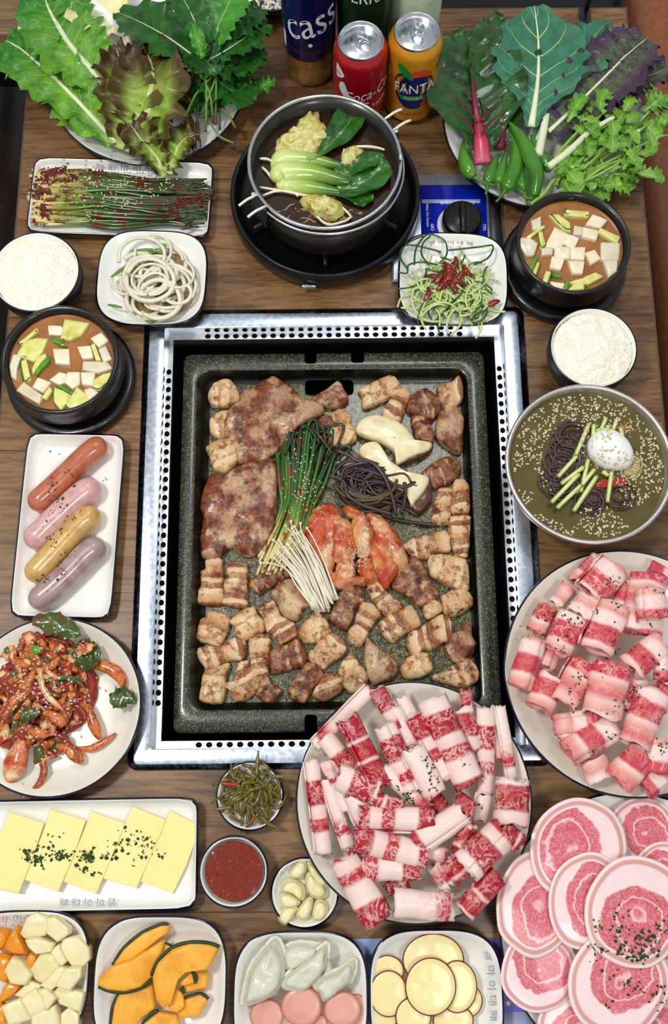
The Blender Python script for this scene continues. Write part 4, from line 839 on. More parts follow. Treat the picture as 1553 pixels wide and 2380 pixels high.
stew('T6', [('t', 'large tofu cube above the centre', [(930,350),(1010,390),(960,460),(880,450)]), ('t', 'tofu cube touching the large one above the centre', [(1000,385),(1060,410),(1030,470),(975,430)]),
 ('t', 'square tofu at the left of centre', [(935,455),(1010,460),(1010,520),(930,515)]), ('t', 'orange brown tofu in the centre', [(1020,460),(1095,460),(1090,525),(1020,520)]),
 ('t', 'tofu cube left below the centre', [(915,510),(980,525),(960,580),(905,570)]), ('t', 'tofu cube below the centre', [(1005,535),(1090,540),(1080,600),(1030,600)]),
 ('t', 'bright tofu cube right of the centre', [(1100,490),(1150,475),(1180,520),(1130,550)]), ('t', 'tofu cube at the upper right', [(1090,350),(1170,370),(1155,418),(1085,400)]),
 ('t', 'tofu cube at the top right rim', [(1140,280),(1215,310),(1180,350),(1105,330)]), ('r', 'big white radish square at the right rim', [(1190,435),(1285,440),(1280,525),(1190,525)]),
 ('r', 'pale radish square at the lower right rim', [(1200,535),(1275,530),(1270,590),(1230,620)]), ('r', 'radish square at the upper left', [(800,310),(850,290),(850,350),(810,360)]),
 ('r', 'large cloudy radish piece at the left rim', [(730,410),(790,410),(830,440),(810,500),(770,500),(735,450)]), ('z', 'zucchini slice with bright skin at the top', [(905,280),(950,275),(1010,320),(1015,365),(975,355)]),
 ('z', 'zucchini stick at the top rim', [(990,250),(1115,260),(1110,290),(990,280)]), ('z', 'zucchini stick at the right rim', [(1180,355),(1285,400),(1270,435),(1175,380)]),
 ('z', 'narrow zucchini stick at the upper left', [(775,400),(860,340),(872,350),(790,410)]), ('z', 'zucchini stick left of the large tofu', [(835,375),(860,372),(880,450),(850,460)]),
 ('z', 'zucchini half moon at the lower right', [(1015,650),(1080,630),(1150,600),(1190,620),(1120,660),(1060,665)]), ('z', 'zucchini half moon at the bottom rim', [(1005,695),(1040,660),(1085,655),(1090,690)]),
 ('z', 'zucchini stick at the bottom left', [(860,650),(880,590),(910,595),(885,665)]), ('g', 'green onion piece at the left', [(785,580),(820,510),(835,510),(805,590)]),
 ('g', 'green onion piece at the bottom', [(975,690),(995,635),(1010,640),(995,695)]), ('t', 'tofu corner at the bottom rim', [(905,650),(980,660),(970,690),(925,680)]), ('r', 'small radish cube left of centre', [(860,465),(915,460),(915,495),(860,500)]),
 ('r', 'small radish cube at the top centre', [(1040,340),(1090,350),(1080,390),(1035,385)]), ('z', 'zucchini stick at the lower left rim', [(800,610),(830,545),(845,550),(820,620)]), ('g', 'green slice among the lower tofu', [(920,600),(960,605),(965,625),(915,615)])], 'right stone bowl')
# ---------------- rice bowls ----------------
RICE = M('cooked_rice', ['f6efd8', 'fffdf2'], 90, .45, .35, bd=.0012, coat=.1)
def rice(c, r, lab, lab2, h=.055):
    t = thing('rice_bowl', (c.x, c.y, 0), lab, 'bowl')
    mk('outer_shell', lathe((c.x, c.y, 0), [(0, 0), (r*.55, 0), (r*.6, .004), (r*.86, .018), (r*.98, .036), (r, h-.001), (r-.0004, h), (r-.0022, h+.0004)], 64), BLKM, t)
    mk('glazed_inside', lathe((c.x, c.y, 0), [(r-.0022, h+.0004), (r-.0035, h), (r*.93, .035), (r*.75, .015), (0, .012)], 64), GLAZE, t)
    RV = []
    for k, (s, z) in enumerate(((1, -.008), (.99, -.003), (.95, .0), (.9, .002), (.82, .0038), (.72, .0055), (.6, .007), (.5, .008), (.38, .0095), (.26, .0105), (.14, .011), (.03, .011))):
        RV.append([(c.x+(r-.004)*s*cos(2*pi*j/48), c.y+(r-.004)*s*sin(2*pi*j/48), h-.004+z+.0022*noise.noise(Vector((s*6*cos(2*pi*j/48), s*6*sin(2*pi*j/48), r*99)))) for j in range(48)])
    V1 = rings(RV, True, False, True); G = []
    for i in range(1300):
        a_ = random.random()*6.283; q = sqrt(random.random())*.97; z = h-.004+.011*(1-q*q)+.002*noise.noise(Vector((q*6*cos(a_), q*6*sin(a_), r*99)))+random.uniform(-.0009, .0)
        if q > .9: z -= .003
        G.append((c.x+(r-.004)*q*cos(a_), c.y+(r-.004)*q*sin(a_), z))
    mk('cooked_rice', join([V1, seeds(G, .0033, .0014, .0013)]), RICE, None, lab2, 'rice', kind='stuff', smooth=False)
c = Vector((.3035, .499, 0)); rice(c, .0515, 'black bowl with white inside holding rice at the right edge', 'heap of steamed white rice in the right bowl')
c, r = circ_lr(-22, 186, 636, .055); c2 = W(80, 726, .055); c.y = c2.y+r; rice(c, r, 'black bowl with white inside holding rice at the left edge', 'heap of steamed white rice in the left bowl')
# ---------------- cold noodle bowl ----------------
c, r = circ_tb(1370, 893, 1266, .062); c.x = W(1174, 1085, .062).x+r; c.z = 0; NBC = c; NR = r
nb = thing('noodle_bowl', c, 'large stainless steel bowl of cold noodle soup with half an egg at the right', 'bowl')
BST = m_steel('satin_bowl_steel', 'd6cfc8', .28)
mk('bowl_body', lathe(c, [(0, .0), (r*.42, 0), (r*.45, .004), (r*.78, .02), (r*.95, .045), (r-.001, .060), (r, .062), (r-.0015, .0635), (r-.004, .0635), (r-.0055, .061), (r*.93, .044), (r*.75, .022), (0, .010)], 80), BST, nb)
nz_ = .054
mk('cold_broth', disc(c, r*.965-.001, nz_), m_broth('cold_broth', ('4a400c', '62571a'), .05, .1), None, 'greenish brown broth in the steel noodle bowl', 'broth')
BUCK = M('buckwheat_noodle', ['3c2a24', '57403a'], 90, .3, .1, coat=.5)
mk('noodle_mass', blob(QL('NB', [(480,1480),(530,1300),(600,1190),(760,1180),(800,1320),(760,1500),(700,1680),(880,1700),(1150,1720),(1130,1850),(900,1880),(760,1820),(560,1800),(450,1680)], nz_), .0030, .2, .0022, 170, 4, z=nz_-.0022, edge=.2), BUCK, None, 'mound of dark buckwheat noodles under the cucumber in the steel bowl', 'noodle', kind='stuff')
for i in range(130):
    cx, cy = random.choice(((620, 1290), (640, 1380), (600, 1480), (560, 1560), (560, 1650), (700, 1230), (900, 1800), (850, 1830), (1120, 1780), (600, 1700))); rr = random.uniform(40, 150); a0 = random.uniform(0, 6.28); k = random.uniform(1.5, 4)
    z = nz_+random.uniform(-.0005, .0045)
    P = [Q('NB', cx+cos(a0+k*q/6)*rr*(1+.15*q/6), cy+sin(a0+k*q/6)*rr*.85, z) for q in range(7)]
    mk('buckwheat_noodle', tube(P, .0011, 5, 3), BUCK, None, 'dark brown buckwheat noodle in the steel bowl', 'noodle', 'buckwheat noodles in the steel bowl')
CUKF = m_along('cucumber_flesh', [(0, '2c5c12'), (.06, 'd2dc86'), (.5, 'e4eca4'), (.93, 'c8d67a'), (1, '25520f')], rough=.3, noisew=.05)
for i, (x0, y0, x1, y1, w) in enumerate(((850,1130,700,1480,42),(740,1420,560,1620,40),(800,1520,590,1680,38),(760,1580,500,1850,36),(840,1450,770,1760,44),(900,1540,720,1760,38),(780,1680,550,1900,40),(920,1600,700,1930,40),(900,1640,760,1850,36),(1000,1080,940,1230,42),(1100,1090,1050,1220,44),(1130,1170,1150,1280,36),(1050,1560,1010,1850,44),(890,1140,880,1300,44),(930,1180,920,1290,36),(1020,1150,1000,1230,34),(960,1560,1020,1600,30))):
    z = nz_+.004+.001*(i % 4)
    a_, b_ = Q('NB', x0, y0, z+.002), Q('NB', x1, y1, z); d = (b_-a_)
    mk('cucumber_stick', tube([a_, a_+d*.33, a_+d*.66, b_], .0026, 4, 2), CUKF, None, 'pale cucumber stick with dark skin laid across the cold noodles', 'cucumber', 'cucumber sticks in the noodle bowl')
EGG = M('boiled_egg_white', ['f4f1e8', 'ffffff'], 20, .28, 0, coat=.3, sss=.0)
ec = Q('NB', 1030, 1390, nz_); ea = radians(-38)
RV = []
for k in range(13):
    ph_ = -pi/2*.35+(pi/2*1.35)*k/12; s = max(cos(ph_), .02); z = sin(ph_)
    r_ = []
    for j in range(36):
        th = 2*pi*j/36; x = .0275*s*cos(th)*(1+.0*cos(th)); y = .0225*s*sin(th)*(1-.12*cos(th)); r_.append((ec.x+x*cos(ea)-y*sin(ea), ec.y+x*sin(ea)+y*cos(ea), nz_+.004+.019*z))
    RV.append(r_)
mk('egg_half', rings(RV, True, False, True), EGG, None, 'half boiled white egg sprinkled with sesame on the cold noodles', 'egg')
for lab, pts in (('red pepper paste patch under the egg in the noodle bowl', [(870,1690),(950,1640),(1060,1640),(1170,1620),(1180,1680),(1080,1710),(940,1720)]),):
    mk('red_paste', blob(QL('NB', pts, nz_), .004, .3, .001, 120, 3, z=nz_-.001), M('red_paste', ['8c1608', 'b8301a'], 90, .3, .4, coat=.5), None, lab, 'sauce')
mk('crushed_ice', blob(QL('NB', [(1180,1420),(1280,1380),(1330,1480),(1300,1600),(1200,1640),(1120,1600)], nz_), .0022, .3, .002, 160, 3, z=nz_-.0012, edge=.3), M('broth_slush', ['94803e', 'c4b27c'], 90, .3, .6, coat=.5), None, 'pale slushy ice patch beside the egg in the noodle bowl', 'ice')
pts = []
while len(pts) < 900:
    a_ = random.random()*6.283; q = sqrt(random.random())*.9
    x, y = c.x+cos(a_)*q*r, c.y+sin(a_)*q*r
    dn = noise.noise(Vector((x*28, y*28, 4)))
    if (a_ < 2.0 or a_ > 5.3 or q > .55) and dn > -.22+(.12 if a_ > 2 else 0): pts.append((x, y, nz_))
dp = Drop()
mk('sesame_seeds', seeds(dp(pts, .0004), .0019, .0011), SES, None, 'toasted sesame floating all over the cold noodle broth', 'seeds', kind='stuff')
mk('sesame_seeds', seeds(dp([Q('NB', 1040+random.gauss(0, 50), 1340+random.gauss(0, 35), 0) for _ in range(50)], .0004)), M('toasted_sesame', ['a86a30', 'd8a868'], 300, .45, 0), None, 'toasted sesame clump on top of the half egg', 'seeds', kind='stuff')
# ---------------- soaked onion dish ----------------
OC = SQ[0]; ONI = M('onion_ring', ['dcd2ac', 'f0ead2', 'e6e2c4'], 40, .28, .1, coat=.5, alpha=.96)
oz = .0074+.010
mk('soy_marinade', dish((OC.x+.008, OC.y-.004, oz), .046, .044, [(0, 0), (.03, 0)], 2.3, 0, 48, cap1=True), m_broth('soy_marinade', ('7a5c38', 'a58c64')), None, 'thin brown marinade in the onion dish', 'broth')
for i in range(26):
    cx = random.gauss(1080, 90); cy = random.gauss(920, 80); R_ = random.uniform(.010, .030); a0 = random.random()*6.28; k = random.uniform(2.5, 6.1); z = oz+.003+.0006*i
    if i > 21: cx, cy = (1010, 1040, 1060, 1040)[i-22], (870, 890, 930, 900)[i-22]; R_ = (.026, .022, .018, .028)[i-22]; k = 6.2
    p = Q('T4', cx, cy, z); el = random.uniform(.75, 1.15); r0 = random.random()*3
    P = []
    for q in range(10):
        th = a0+k*q/9; x = R_*cos(th); y = R_*el*sin(th); P.append((p.x+x*cos(r0)-y*sin(r0), p.y+x*sin(r0)+y*cos(r0), z+.0015*sin(th*2)))
    mk('onion_ring', tube(P, random.choice((.0018, .0024, .0030)), 7, 3, .8), ONI, None, 'translucent white onion ring in the brown marinade', 'onion', 'onion rings in the square dish')
for k, pts in enumerate(([(770,880),(820,840),(900,790),(940,760)], [(750,1070),(800,1080),(850,1090)], [(1120,660),(1150,650)], [(1010,1180),(1050,1190),(1090,1180)], [(905, 700), (980, 690), (1060, 690), (1140, 720)])):
    mk('green_onion_slice', tube(QL('T4', pts, oz+.010), [.001, .0022, .001], 5, 3, .6), GON, None, ('long green onion sliver at the left of the onion dish', 'green onion sliver at the lower left of the onion dish', 'green onion bit at the back of the onion dish', 'green onion bit at the front of the onion dish', 'grey green onion leaf at the back of the onion dish')[k], 'green onion')
# ---------------- cucumber dish ----------------
CC = SQ[1]; cz = .0105+.011
CUS = M('cucumber_shred_pale', ['b8cc6c', 'dde8a8'], 60, .3, .1, coat=.4); CUG = M('cucumber_skin_shred', ['17400c', '2f6a1a'], 60, .3, .1, coat=.4); REDS = M('red_chilli_sauce', ['4c0a04', '8a1a0c', '640f06'], 120, .25, .4, coat=.6)
for i in range(150):
    th = random.random()*6.28; q = sqrt(random.random()); cx, cy = 370+cos(th)*q*190, 670+sin(th)*q*150
    if i % 3: cx, cy = 340+random.uniform(-200, 230), 735+random.uniform(-110, 110)
    R_ = random.uniform(.012, .034); a0 = random.random()*6.28; k = random.uniform(.8, 2.6); z = cz+.002+.012*(1-q*.8)+random.uniform(-.002, .003); p = Q('T6', cx, cy, z)
    P = [(p.x+R_*(cos(a0+k*t_/6)-cos(a0+k/2)), p.y+R_*(sin(a0+k*t_/6)-sin(a0+k/2)), z+.002*sin(t_)) for t_ in range(7)]
    g = i % 5 == 0
    mk('cucumber_shred', tube(P, .0010 if g else .0014, 5, 3), CUG if g else CUS, None, 'dark green skin shred of cucumber in the square dish' if g else 'pale green cucumber shred in the square dish', 'cucumber', 'dark cucumber skin shreds' if g else 'pale cucumber shreds')
for k, pts in enumerate(([(150,560),(160,470),(210,400),(260,395),(320,430),(330,500),(290,550)], [(70,540),(80,470),(130,450),(230,470),(300,490)], [(110,580),(75,520),(90,460),(150,420),(200,400)], [(340,480),(430,470),(520,460),(585,455),(560,520),(480,560)], [(240,400),(200,440),(190,500),(230,560)], [(480,880),(470,860),(520,820),(555,815),(530,860),(480,885)], [(60,600),(110,605),(120,560),(200,545),(280,560)])):
    mk('cucumber_shred', tube(QL('T6', pts, cz+.014), .0012, 6, 5), CUG, None, 'long dark green cucumber loop sticking out of the heap in the square dish', 'cucumber', 'long dark green cucumber loops')
for i in range(16):
    x, y = 360+random.gauss(0, 65), 645+random.gauss(0, 45); p = Q('T6', x, y, cz+.016); a_ = random.random()*6.28
    mk('red_sauce_strand', tube([(p.x-cos(a_)*.010, p.y-sin(a_)*.010, p.z), (p.x, p.y, p.z+.003), (p.x+cos(a_+.6)*.010, p.y+sin(a_+.6)*.010, p.z)], [.002, .0036, .0018], 6, 4, .6, .2), REDS, None, 'dark red chilli sauce strand on top of the cucumber shreds', 'sauce', 'red sauce strands on the cucumber')
mk('red_sauce_blob', blob(QL('T6', [(560,770),(600,755),(625,765),(600,785),(565,795)], cz+.012), .003, .3, .0006, 120, 3), REDS, None, 'small red sauce drop at the right edge of the cucumber dish', 'sauce')
# lettering on the crockery (flat print under the glaze)
INK = M('grey_blue_ink', '8a93a2', rough=.4)
def find(sub): return [o for o in COL.objects if sub in o.get('label', '')][0]
for sub, px, py, z, sz, rot in (('seasoned green onions', 290, 388, .0128, .0115, 178), ('cheese slices', 205, 2095, .0145, .0092, 179), ('shredded cucumber', 1048, 564, .0225, .0085, -2), ('peeled garlic', 668, 2022, .0155, .0052, 36),
  ('dumplings and pink', 705, 2190, .0215, .0085, 179), ('pineapple', 40, 2138, .0215, .0105, 2), ('round potato', 1141, 2290, .0205, .0105, -88)):
    text('쌈 마 이 대 패', W(px, py, z), sz, INK, find(sub), radians(rot), 'printed_lettering', sx=1.15)
# ---------------- seasoned green onions on the long plate ----------------
CHV = m_along('seasoned_chive', [(0, 'efe0a0'), (.1, 'e6cf86'), (.2, '9a9a3e'), (.34, '3c6a1c'), (.6, '1f4a12'), (1, '18360e')], '5e1206', .54, sc=75, coat=.5)
for i in range(84):
    a = i/83; y0 = 150+a*350+random.uniform(-22, 22); y1 = 210+a*290+random.uniform(-30, 30); x0 = 190+random.uniform(0, 95); x1 = 1330+random.uniform(-60, 150)
    z = .0115+.012*sin(pi*min(max((y0-120)/400, 0), 1))*random.uniform(.3, 1)
    P = [Q('T4', x0, y0, .013), Q('T4', x0+280, y0+random.uniform(-20, 20), z+.001), Q('T4', 800, (y0+y1)/2+random.uniform(-25, 25), z+.002), Q('T4', 1130, y1+random.uniform(-25, 25), z+.001), Q('T4', x1, y1+random.uniform(-25, 25), .015)]
    if i % 5 == 0: P += [Q('T4', x1-60, y1+random.uniform(-80, 40), .018)]
    mk('green_onion_stalk', tube(P, [.0018, .0028, .0031, .0030, .0026, .0012], 6, 4, .8, .15), CHV, None, 'thin seasoned green onion stalk in the row on the long plate', 'green onion', 'seasoned green onion stalks on the long plate')
SAUC = M('chilli_flake_sauce', ['3e0a04', '861c0a', '5a1006'], 190, .35, 1, bd=.004, coat=.5)
dp = Drop(); pts = []
for x, y, n in ((430,190,110),(360,250,70),(330,480,60),(300,360,50),(520,260,40),(690,215,30),(1290,430,60),(1400,400,40),(1000,300,30),(1200,500,30)):
    for _ in range(n): p = Q('T4', x+random.gauss(0, 38), y+random.gauss(0, 26), 0); pts.append((p.x, p.y, 0))
mk('chilli_flakes', flakes(dp(pts), .0030), SAUC, None, 'dark red chilli seasoning flakes on the green onions of the long plate', 'seasoning', kind='stuff')
dp = Drop()
pts = [Q('T4', *random.choice(((500,160),(640,150),(790,160),(600,280),(700,300),(880,300),(1040,220),(1180,280),(1100,360),(1030,430),(900,460),(690,500),(580,410),(780,400),(480,330)))) for _ in range(230)]
pts = [(p.x+random.gauss(0, .008), p.y+random.gauss(0, .005), 0) for p in pts]
mk('sesame_seeds', seeds(dp(pts), .0019, .0011), SES, None, 'white sesame seeds over the seasoned green onions on the long plate', 'seeds', kind='stuff')
# ---------------- sausages ----------------
def saus(lab, mat, pts, w):
    z = .0045+w; C = QL('SA', pts, z)
    a, b = C[0], C[-1]; d0 = (C[0]-C[1]).normalized(); d1 = (C[-1]-C[-2]).normalized()
    full = cr(C, 8); n = len(full); Ls = [0]
    for i in range(1, n): Ls.append(Ls[-1]+(full[i]-full[i-1]).length)
    L = Ls[-1]; RV = []; N = 40; UV = []
    for i in range(N+1):
        s = (1-cos(pi*i/N))/2*L; k = 0
        while k < n-2 and Ls[k+1] < s: k += 1
        p = full[k].lerp(full[k+1], (s-Ls[k])/max(Ls[k+1]-Ls[k], 1e-9)); t = (full[min(k+1, n-1)]-full[max(k-1, 0)]).normalized()
        q = min(s, L-s); r = w*(sqrt(max(0, 1-(1-min(q/(w*1.15), 1))**2)))+.0004; sd = t.cross(Vector((0, 0, 1))).normalized(); up = sd.cross(t)
        RV.append([p+sd*(r*cos(2*pi*j/24))*(1+.02*noise.noise(p*60))+up*(r*sin(2*pi*j/24)) for j in range(24)])
    V, F = rings(RV, True, True, True)
    return mk('sausage', (V, F), mat, None, lab, 'sausage')
def SM(n, c): return M(n, c, 70, .28, .12, coat=.5, pos=[.35, .55, .7], sss=.0)
saus('reddish brown sausage, uppermost of the four on the long plate', SM('sausage_red', ['ac5636', 'c47252', 'b35c38']), [(345,880),(560,690),(800,460),(1000,270),(1200,130)], .0136)
saus('pale pink sausage with green flecks, second from the top', SM('sausage_pink', ['c99292', 'deb0ac', 'c48c8a']), [(310,1310),(520,1100),(760,870),(960,700),(1130,600)], .0148)
saus('yellow ochre sausage, third from the top', SM('sausage_ochre', ['bf9048', 'd8b06c', 'c59a54']), [(320,1690),(520,1480),(740,1240),(950,1020),(1130,920)], .0140)
saus('greyish mauve sausage at the bottom of the long plate', SM('sausage_mauve', ['987876', 'b49896', 'a08482']), [(345,1980),(560,1810),(800,1590),(980,1400),(1180,1260)], .0143)
dp = Drop()
pts = []
for x, y, n in ((640,640,10),(780,500,5),(620,760,7),(700,830,14),(740,930,8),(630,1000,6),(900,600,3),(560,1230,7),(650,1300,7),(760,1170,7),(940,960,6),(800,1030,4),(700,1470,6),(740,1620,10),(560,1720,5),(640,1850,3),(460,1700,3),(820,1440,3),(660,240,1),(540,190,1),(1140,480,3)):
    for _ in range(n): p = Q('SA', x+random.gauss(0, 35), y+random.gauss(0, 35), .02); pts.append((p.x, p.y, 0))
mk('parsley_flakes', flakes(dp(pts), .0017), HERB, None, 'dried parsley flakes on the four sausages', 'herbs', kind='stuff')
# ---------------- cheese ----------------
CHS = M('pale_yellow_cheese', ['f2e38c', 'f8eca0'], 14, .45, 0, coat=.1, sss=.0)
for k, (lab, pts) in enumerate((('cheese slice at the right end of the plate, hanging over the rim', [(1285,140),(1500,255),(1460,400),(1400,560),(1300,765),(1060,675),(1130,450)]),
  ('fourth cheese slice from the left', [(1000,110),(1245,210),(1230,270),(1150,450),(1030,725),(775,650),(860,430)]), ('cheese slice in the middle of the fan', [(690,148),(945,238),(860,450),(725,770),(480,675),(590,400)]),
  ('second cheese slice from the left', [(390,135),(650,215),(560,480),(440,755),(190,660),(290,400)]), ('leftmost cheese slice, cut off by the picture edge', [(70,150),(338,235),(250,500),(145,765),(-110,710),(-20,400)]))):
    z = .008+.0018*(4-abs(4-k)*1) if 0 else .0085+.0016*k
    P = QL('CH', pts, z); ce = sum(P, Vector())/len(P)
    V = [p for p in P]+[p+Vector((0, 0, .0024)) for p in P]; n = len(P)
    RV = [[ce+(p-ce)*s+Vector((0, 0, h)) for p in P] for s, h in ((.985, 0), (1, .0004), (1, .0018), (.988, .0024))]
    g = rings(RV, True, True, True); mk('cheese_slice', g, CHS, None, lab, 'cheese', smooth=False)
dp = Drop(); pts = []
for x, y, n in ((210,480,28),(300,520,26),(420,470,20),(500,480,22),(640,490,30),(700,480,22),(640,570,8),(800,470,10),(860,420,10),(950,340,12),(1040,360,12),(1110,390,10),(1090,480,10),(740,620,4),(370,340,3),(440,320,2),(970,480,3),(1180,470,4),(300,400,6)):
    for _ in range(n): p = Q('CH', x+random.gauss(0, 32), y+random.gauss(0, 28), .015); pts.append((p.x, p.y, 0))
mk('parsley_flakes', flakes(dp(pts), .0025), HERB, None, 'dried parsley flakes scattered over the cheese slices', 'herbs', kind='stuff')
# ---------------- red onion salad (left plate) ----------------
SO = M('salad_onion_orange', ['a8380e', 'd8762c', '8a240a', 'e89a54'], 85, .34, .9, bd=.003, coat=.3, pos=[.3, .45, .56, .68])
SR_ = M('salad_deep_red', ['5e1208', '9c2a12', '7a1a0a'], 60, .28, .7, bd=.002, coat=.6)
SG = M('salad_green_leaf', ['26380f', '4a5e1e', '7a2a10'], 60, .28, .6, bd=.002, coat=.6, pos=[.3, .55, .68])
SP = m_along('salad_pale_onion', [(0, 'd88a50'), (.5, 'efc088'), (1, 'c85a24')], 'a02c10', .56, sc=70)
mk('salad_heap', blob(QL('K', [(-60,600),(100,350),(350,200),(650,250),(880,450),(950,800),(820,1100),(600,1250),(300,1350),(-40,1200)], .02), .007, .5, .006, 90, 5, z=.004, edge=.3), SR_, None, 'mass of deep red seasoned onion salad heaped on the left plate', 'salad', kind='stuff')
def arcs(fr, cx, cy, R_, k, a0, z, el=1, n=7):
    return [Q(fr, cx+R_*cos(a0+k*q/(n-1)), cy+R_*el*sin(a0+k*q/(n-1)), z+.002*sin(q)) for q in range(n)]
for i in range(190):
    q = sqrt(random.random()); th = random.random()*6.28; cx = 400+cos(th)*q*470; cy = 830+sin(th)*q*640; hh = .011+.026*(1-q)**.8
    if cx > 950 and cy > 1100: cx -= 250; cy -= 200
    z = hh+random.uniform(-.003, .004)
    kind = random.random(); P = arcs('K', cx, cy, random.uniform(110, 260), random.uniform(.8, 1.8), random.random()*6.28, z, 1, 6)
    P = [p-(P[2]-Q('K', cx, cy, z)) for p in P]
    m_, nm, cat, lab, g = (SO, 'onion_strip', 'onion', 'orange red onion strip in the seasoned salad on the left plate', 'orange onion strips in the salad') if kind < .42 else (SR_, 'red_vegetable_strip', 'vegetable', 'deep red seasoned strip in the salad on the left plate', 'deep red strips in the salad') if kind < .74 else (SG, 'green_leaf_strip', 'vegetable', 'dark green leaf strip in the seasoned salad on the left plate', 'green strips in the salad') if kind < .86 else (SP, 'pale_onion_strip', 'onion', 'pale onion strip in the seasoned salad on the left plate', 'pale onion strips in the salad')
    w = random.uniform(.0028, .0058)
    mk(nm, tube(P, [w*.4, w, w*1.1, w*.9, w*.3], 7, 4, .35, .12), m_, None, lab, cat, g)
for nm, m_, lab, pts, w, z in (('onion_wedge', SO, 'broad orange onion petal at the right of the salad', [(880,560),(1000,545),(1130,590),(1220,690),(1235,800)], .010, .018),
  ('onion_wedge', SO, 'long orange onion strip curling down to the plate rim at the bottom', [(560,1450),(440,1500),(440,1620),(370,1760),(220,1870)], .0055, .016), ('onion_wedge', SO, 'onion strip pointing right at the lower right of the salad', [(760,1370),(900,1380),(1050,1310),(1165,1225)], .0055, .012),
  ('onion_wedge', SO, 'fat onion petal at the lower middle right of the salad', [(560,1340),(680,1380),(780,1470),(830,1520)], .010, .016), ('onion_wedge', SO, 'onion petal at the right below the green leaf', [(880,930),(920,1080),(960,1190),(1000,1290)], .009, .018),
  ('onion_wedge', SP, 'bright curved onion strip in the centre of the salad', [(410,570),(410,700),(480,850),(560,930),(640,1000)], .0052, .040), ('onion_wedge', SO, 'orange onion strip at the left of the salad', [(330,760),(200,860),(80,980),(30,1090)], .010, .036),
  ('onion_wedge', SO, 'orange onion strip in the lower centre', [(200,1110),(320,1190),(430,1230),(500,1230)], .0085, .034), ('onion_wedge', SO, 'short onion tip in the middle right of the centre', [(430,1010),(540,1060),(620,1110),(650,1150)], .009, .036),
  ('green_leaf', SG, 'dark green leaf at the top of the salad', [(320,110),(480,110),(620,160),(740,210),(815,250)], .011, .024), ('green_leaf', SG, 'dark green leaf pointing to the right rim', [(1100,880),(1200,880),(1290,870),(1365,920)], .0105, .020),
  ('green_leaf', SG, 'folded dark leaf at the upper right of the salad', [(740,470),(850,450),(950,430),(1020,420)], .016, .020), ('green_onion_ring', GON, 'bright green onion ring at the upper left of the salad', [(310,370),(360,390),(420,370)], .0072, .036),
  ('red_chunk', KIM, 'pale striped chunk at the lower left of the salad', [(220,1280),(180,1450),(130,1600),(90,1720)], .018, .020), ('green_leaf', SG, 'glossy green leaf in the lower middle of the salad', [(200,1060),(280,1040),(400,1000)], .0085, .040), ('pale_leaf', SP, 'pale ribbed leaf at the upper right of the salad', [(770,430),(850,380),(960,340)], .006, .026)):
    if 'leaf' in nm: mk(nm, leaf(QL('K', pts, z+.004), [w*.8, w*2.2, w*2.4, w*1.6, w*.2], .4, .003, 22, nu=20, nv=8, edge=.25), m_, None, lab, 'vegetable')
    else: mk(nm, tube(QL('K', pts, z), [w*.25, w*.6, w*.75, w*.6, w*.15], 9, 5, .4, .08), m_, None, lab, 'vegetable')
dp = Drop(); pts = [Q('K', random.gauss(430, 230), random.gauss(820, 300), .02) for _ in range(190)]
mk('sesame_seeds', seeds(dp(pts), .0020, .0012), SES, None, 'white sesame seeds on the red onion salad at the left', 'seeds', kind='stuff')
# ---------------- lettuce plate ----------------
def lf(mat, lab, fm, pts, wid, zs, stem=None, nm='leaf', cat='lettuce', **kw):
    P = [Q(fm, x, y, z) for (x, y), z in zip(pts, zs)]
    t = mk(nm, leaf(P, wid, **kw), mat, None, lab, cat)
    if stem: mk('midrib', tube([p+Vector((0, 0, .0006)) for p in cr(P, 3)], [stem[0], stem[0]*.6, stem[0]*.3, stem[0]*.1], 7, 1, .6), stem[1], t)
    return t
RIB = M('pale_rib', ['dfe8b4', 'f4f6dc'], 60, .4, .1, coat=.2)
lf(LNAP, 'yellow white napa cabbage leaf at the top edge behind the romaine', 'T1', [(800,260),(680,150),(560,50),(470,-60)], [.02, .03, .07, .10, .09], [.035, .045, .05, .05], ruf=.006, edge=.25, nm='napa_leaf', cat='cabbage')
lf(LROM, 'upright green romaine leaf behind the long slanting one', 'T1', [(640,560),(520,400),(380,230),(280,60),(250,-30)], [.022, .060, .095, .105, .085, .03], [.035, .045, .055, .06, .06], (.0035, RIB), nm='romaine_leaf', ruf=.007, edge=.2, cup=.15, fr=46)
lf(LROM, 'long romaine lettuce leaf slanting to the left edge with a white rib', 'T1', [(660,800),(540,680),(380,510),(230,370),(110,270),(30,230)], [.020, .048, .070, .086, .082, .066, .02], [.030, .036, .042, .046, .045, .04], (.004, RIB), nm='romaine_leaf', ruf=.007, edge=.2, cup=.15, fr=50)
lf(LROM, 'small green lettuce leaf under the long romaine at the left rim', 'T1', [(480,720),(360,560),(200,350),(120,180)], [.03, .05, .06, .05, .02], [.027, .032, .036, .036], nm='romaine_leaf', ruf=.005, edge=.3)
lf(LPER, 'broad dark green leaf with pale midrib at the top centre left', 'T1', [(1110,330),(960,220),(800,130),(660,70)], [.015, .055, .075, .055, .01], [.06, .065, .065, .05], (.0014, RIB), nm='herb_leaf', cat='herb', ruf=.003, edge=.15)
lf(LPER, 'large dark leaf running up from the stems at the top edge', 'T1', [(1150,320),(1120,180),(1060,40),(980,-80)], [.012, .035, .045, .05, .02], [.065, .08, .085, .08], (.0014, RIB), nm='herb_leaf', cat='herb', ruf=.003, edge=.2)
lf(LPEB, 'bright green leaf at the top edge right of the dark ones', 'T1', [(1200,300),(1230,150),(1290,20),(1330,-80)], [.008, .04, .06, .06, .02], [.06, .075, .08, .08], nm='herb_leaf', cat='herb', ruf=.003, edge=.2)
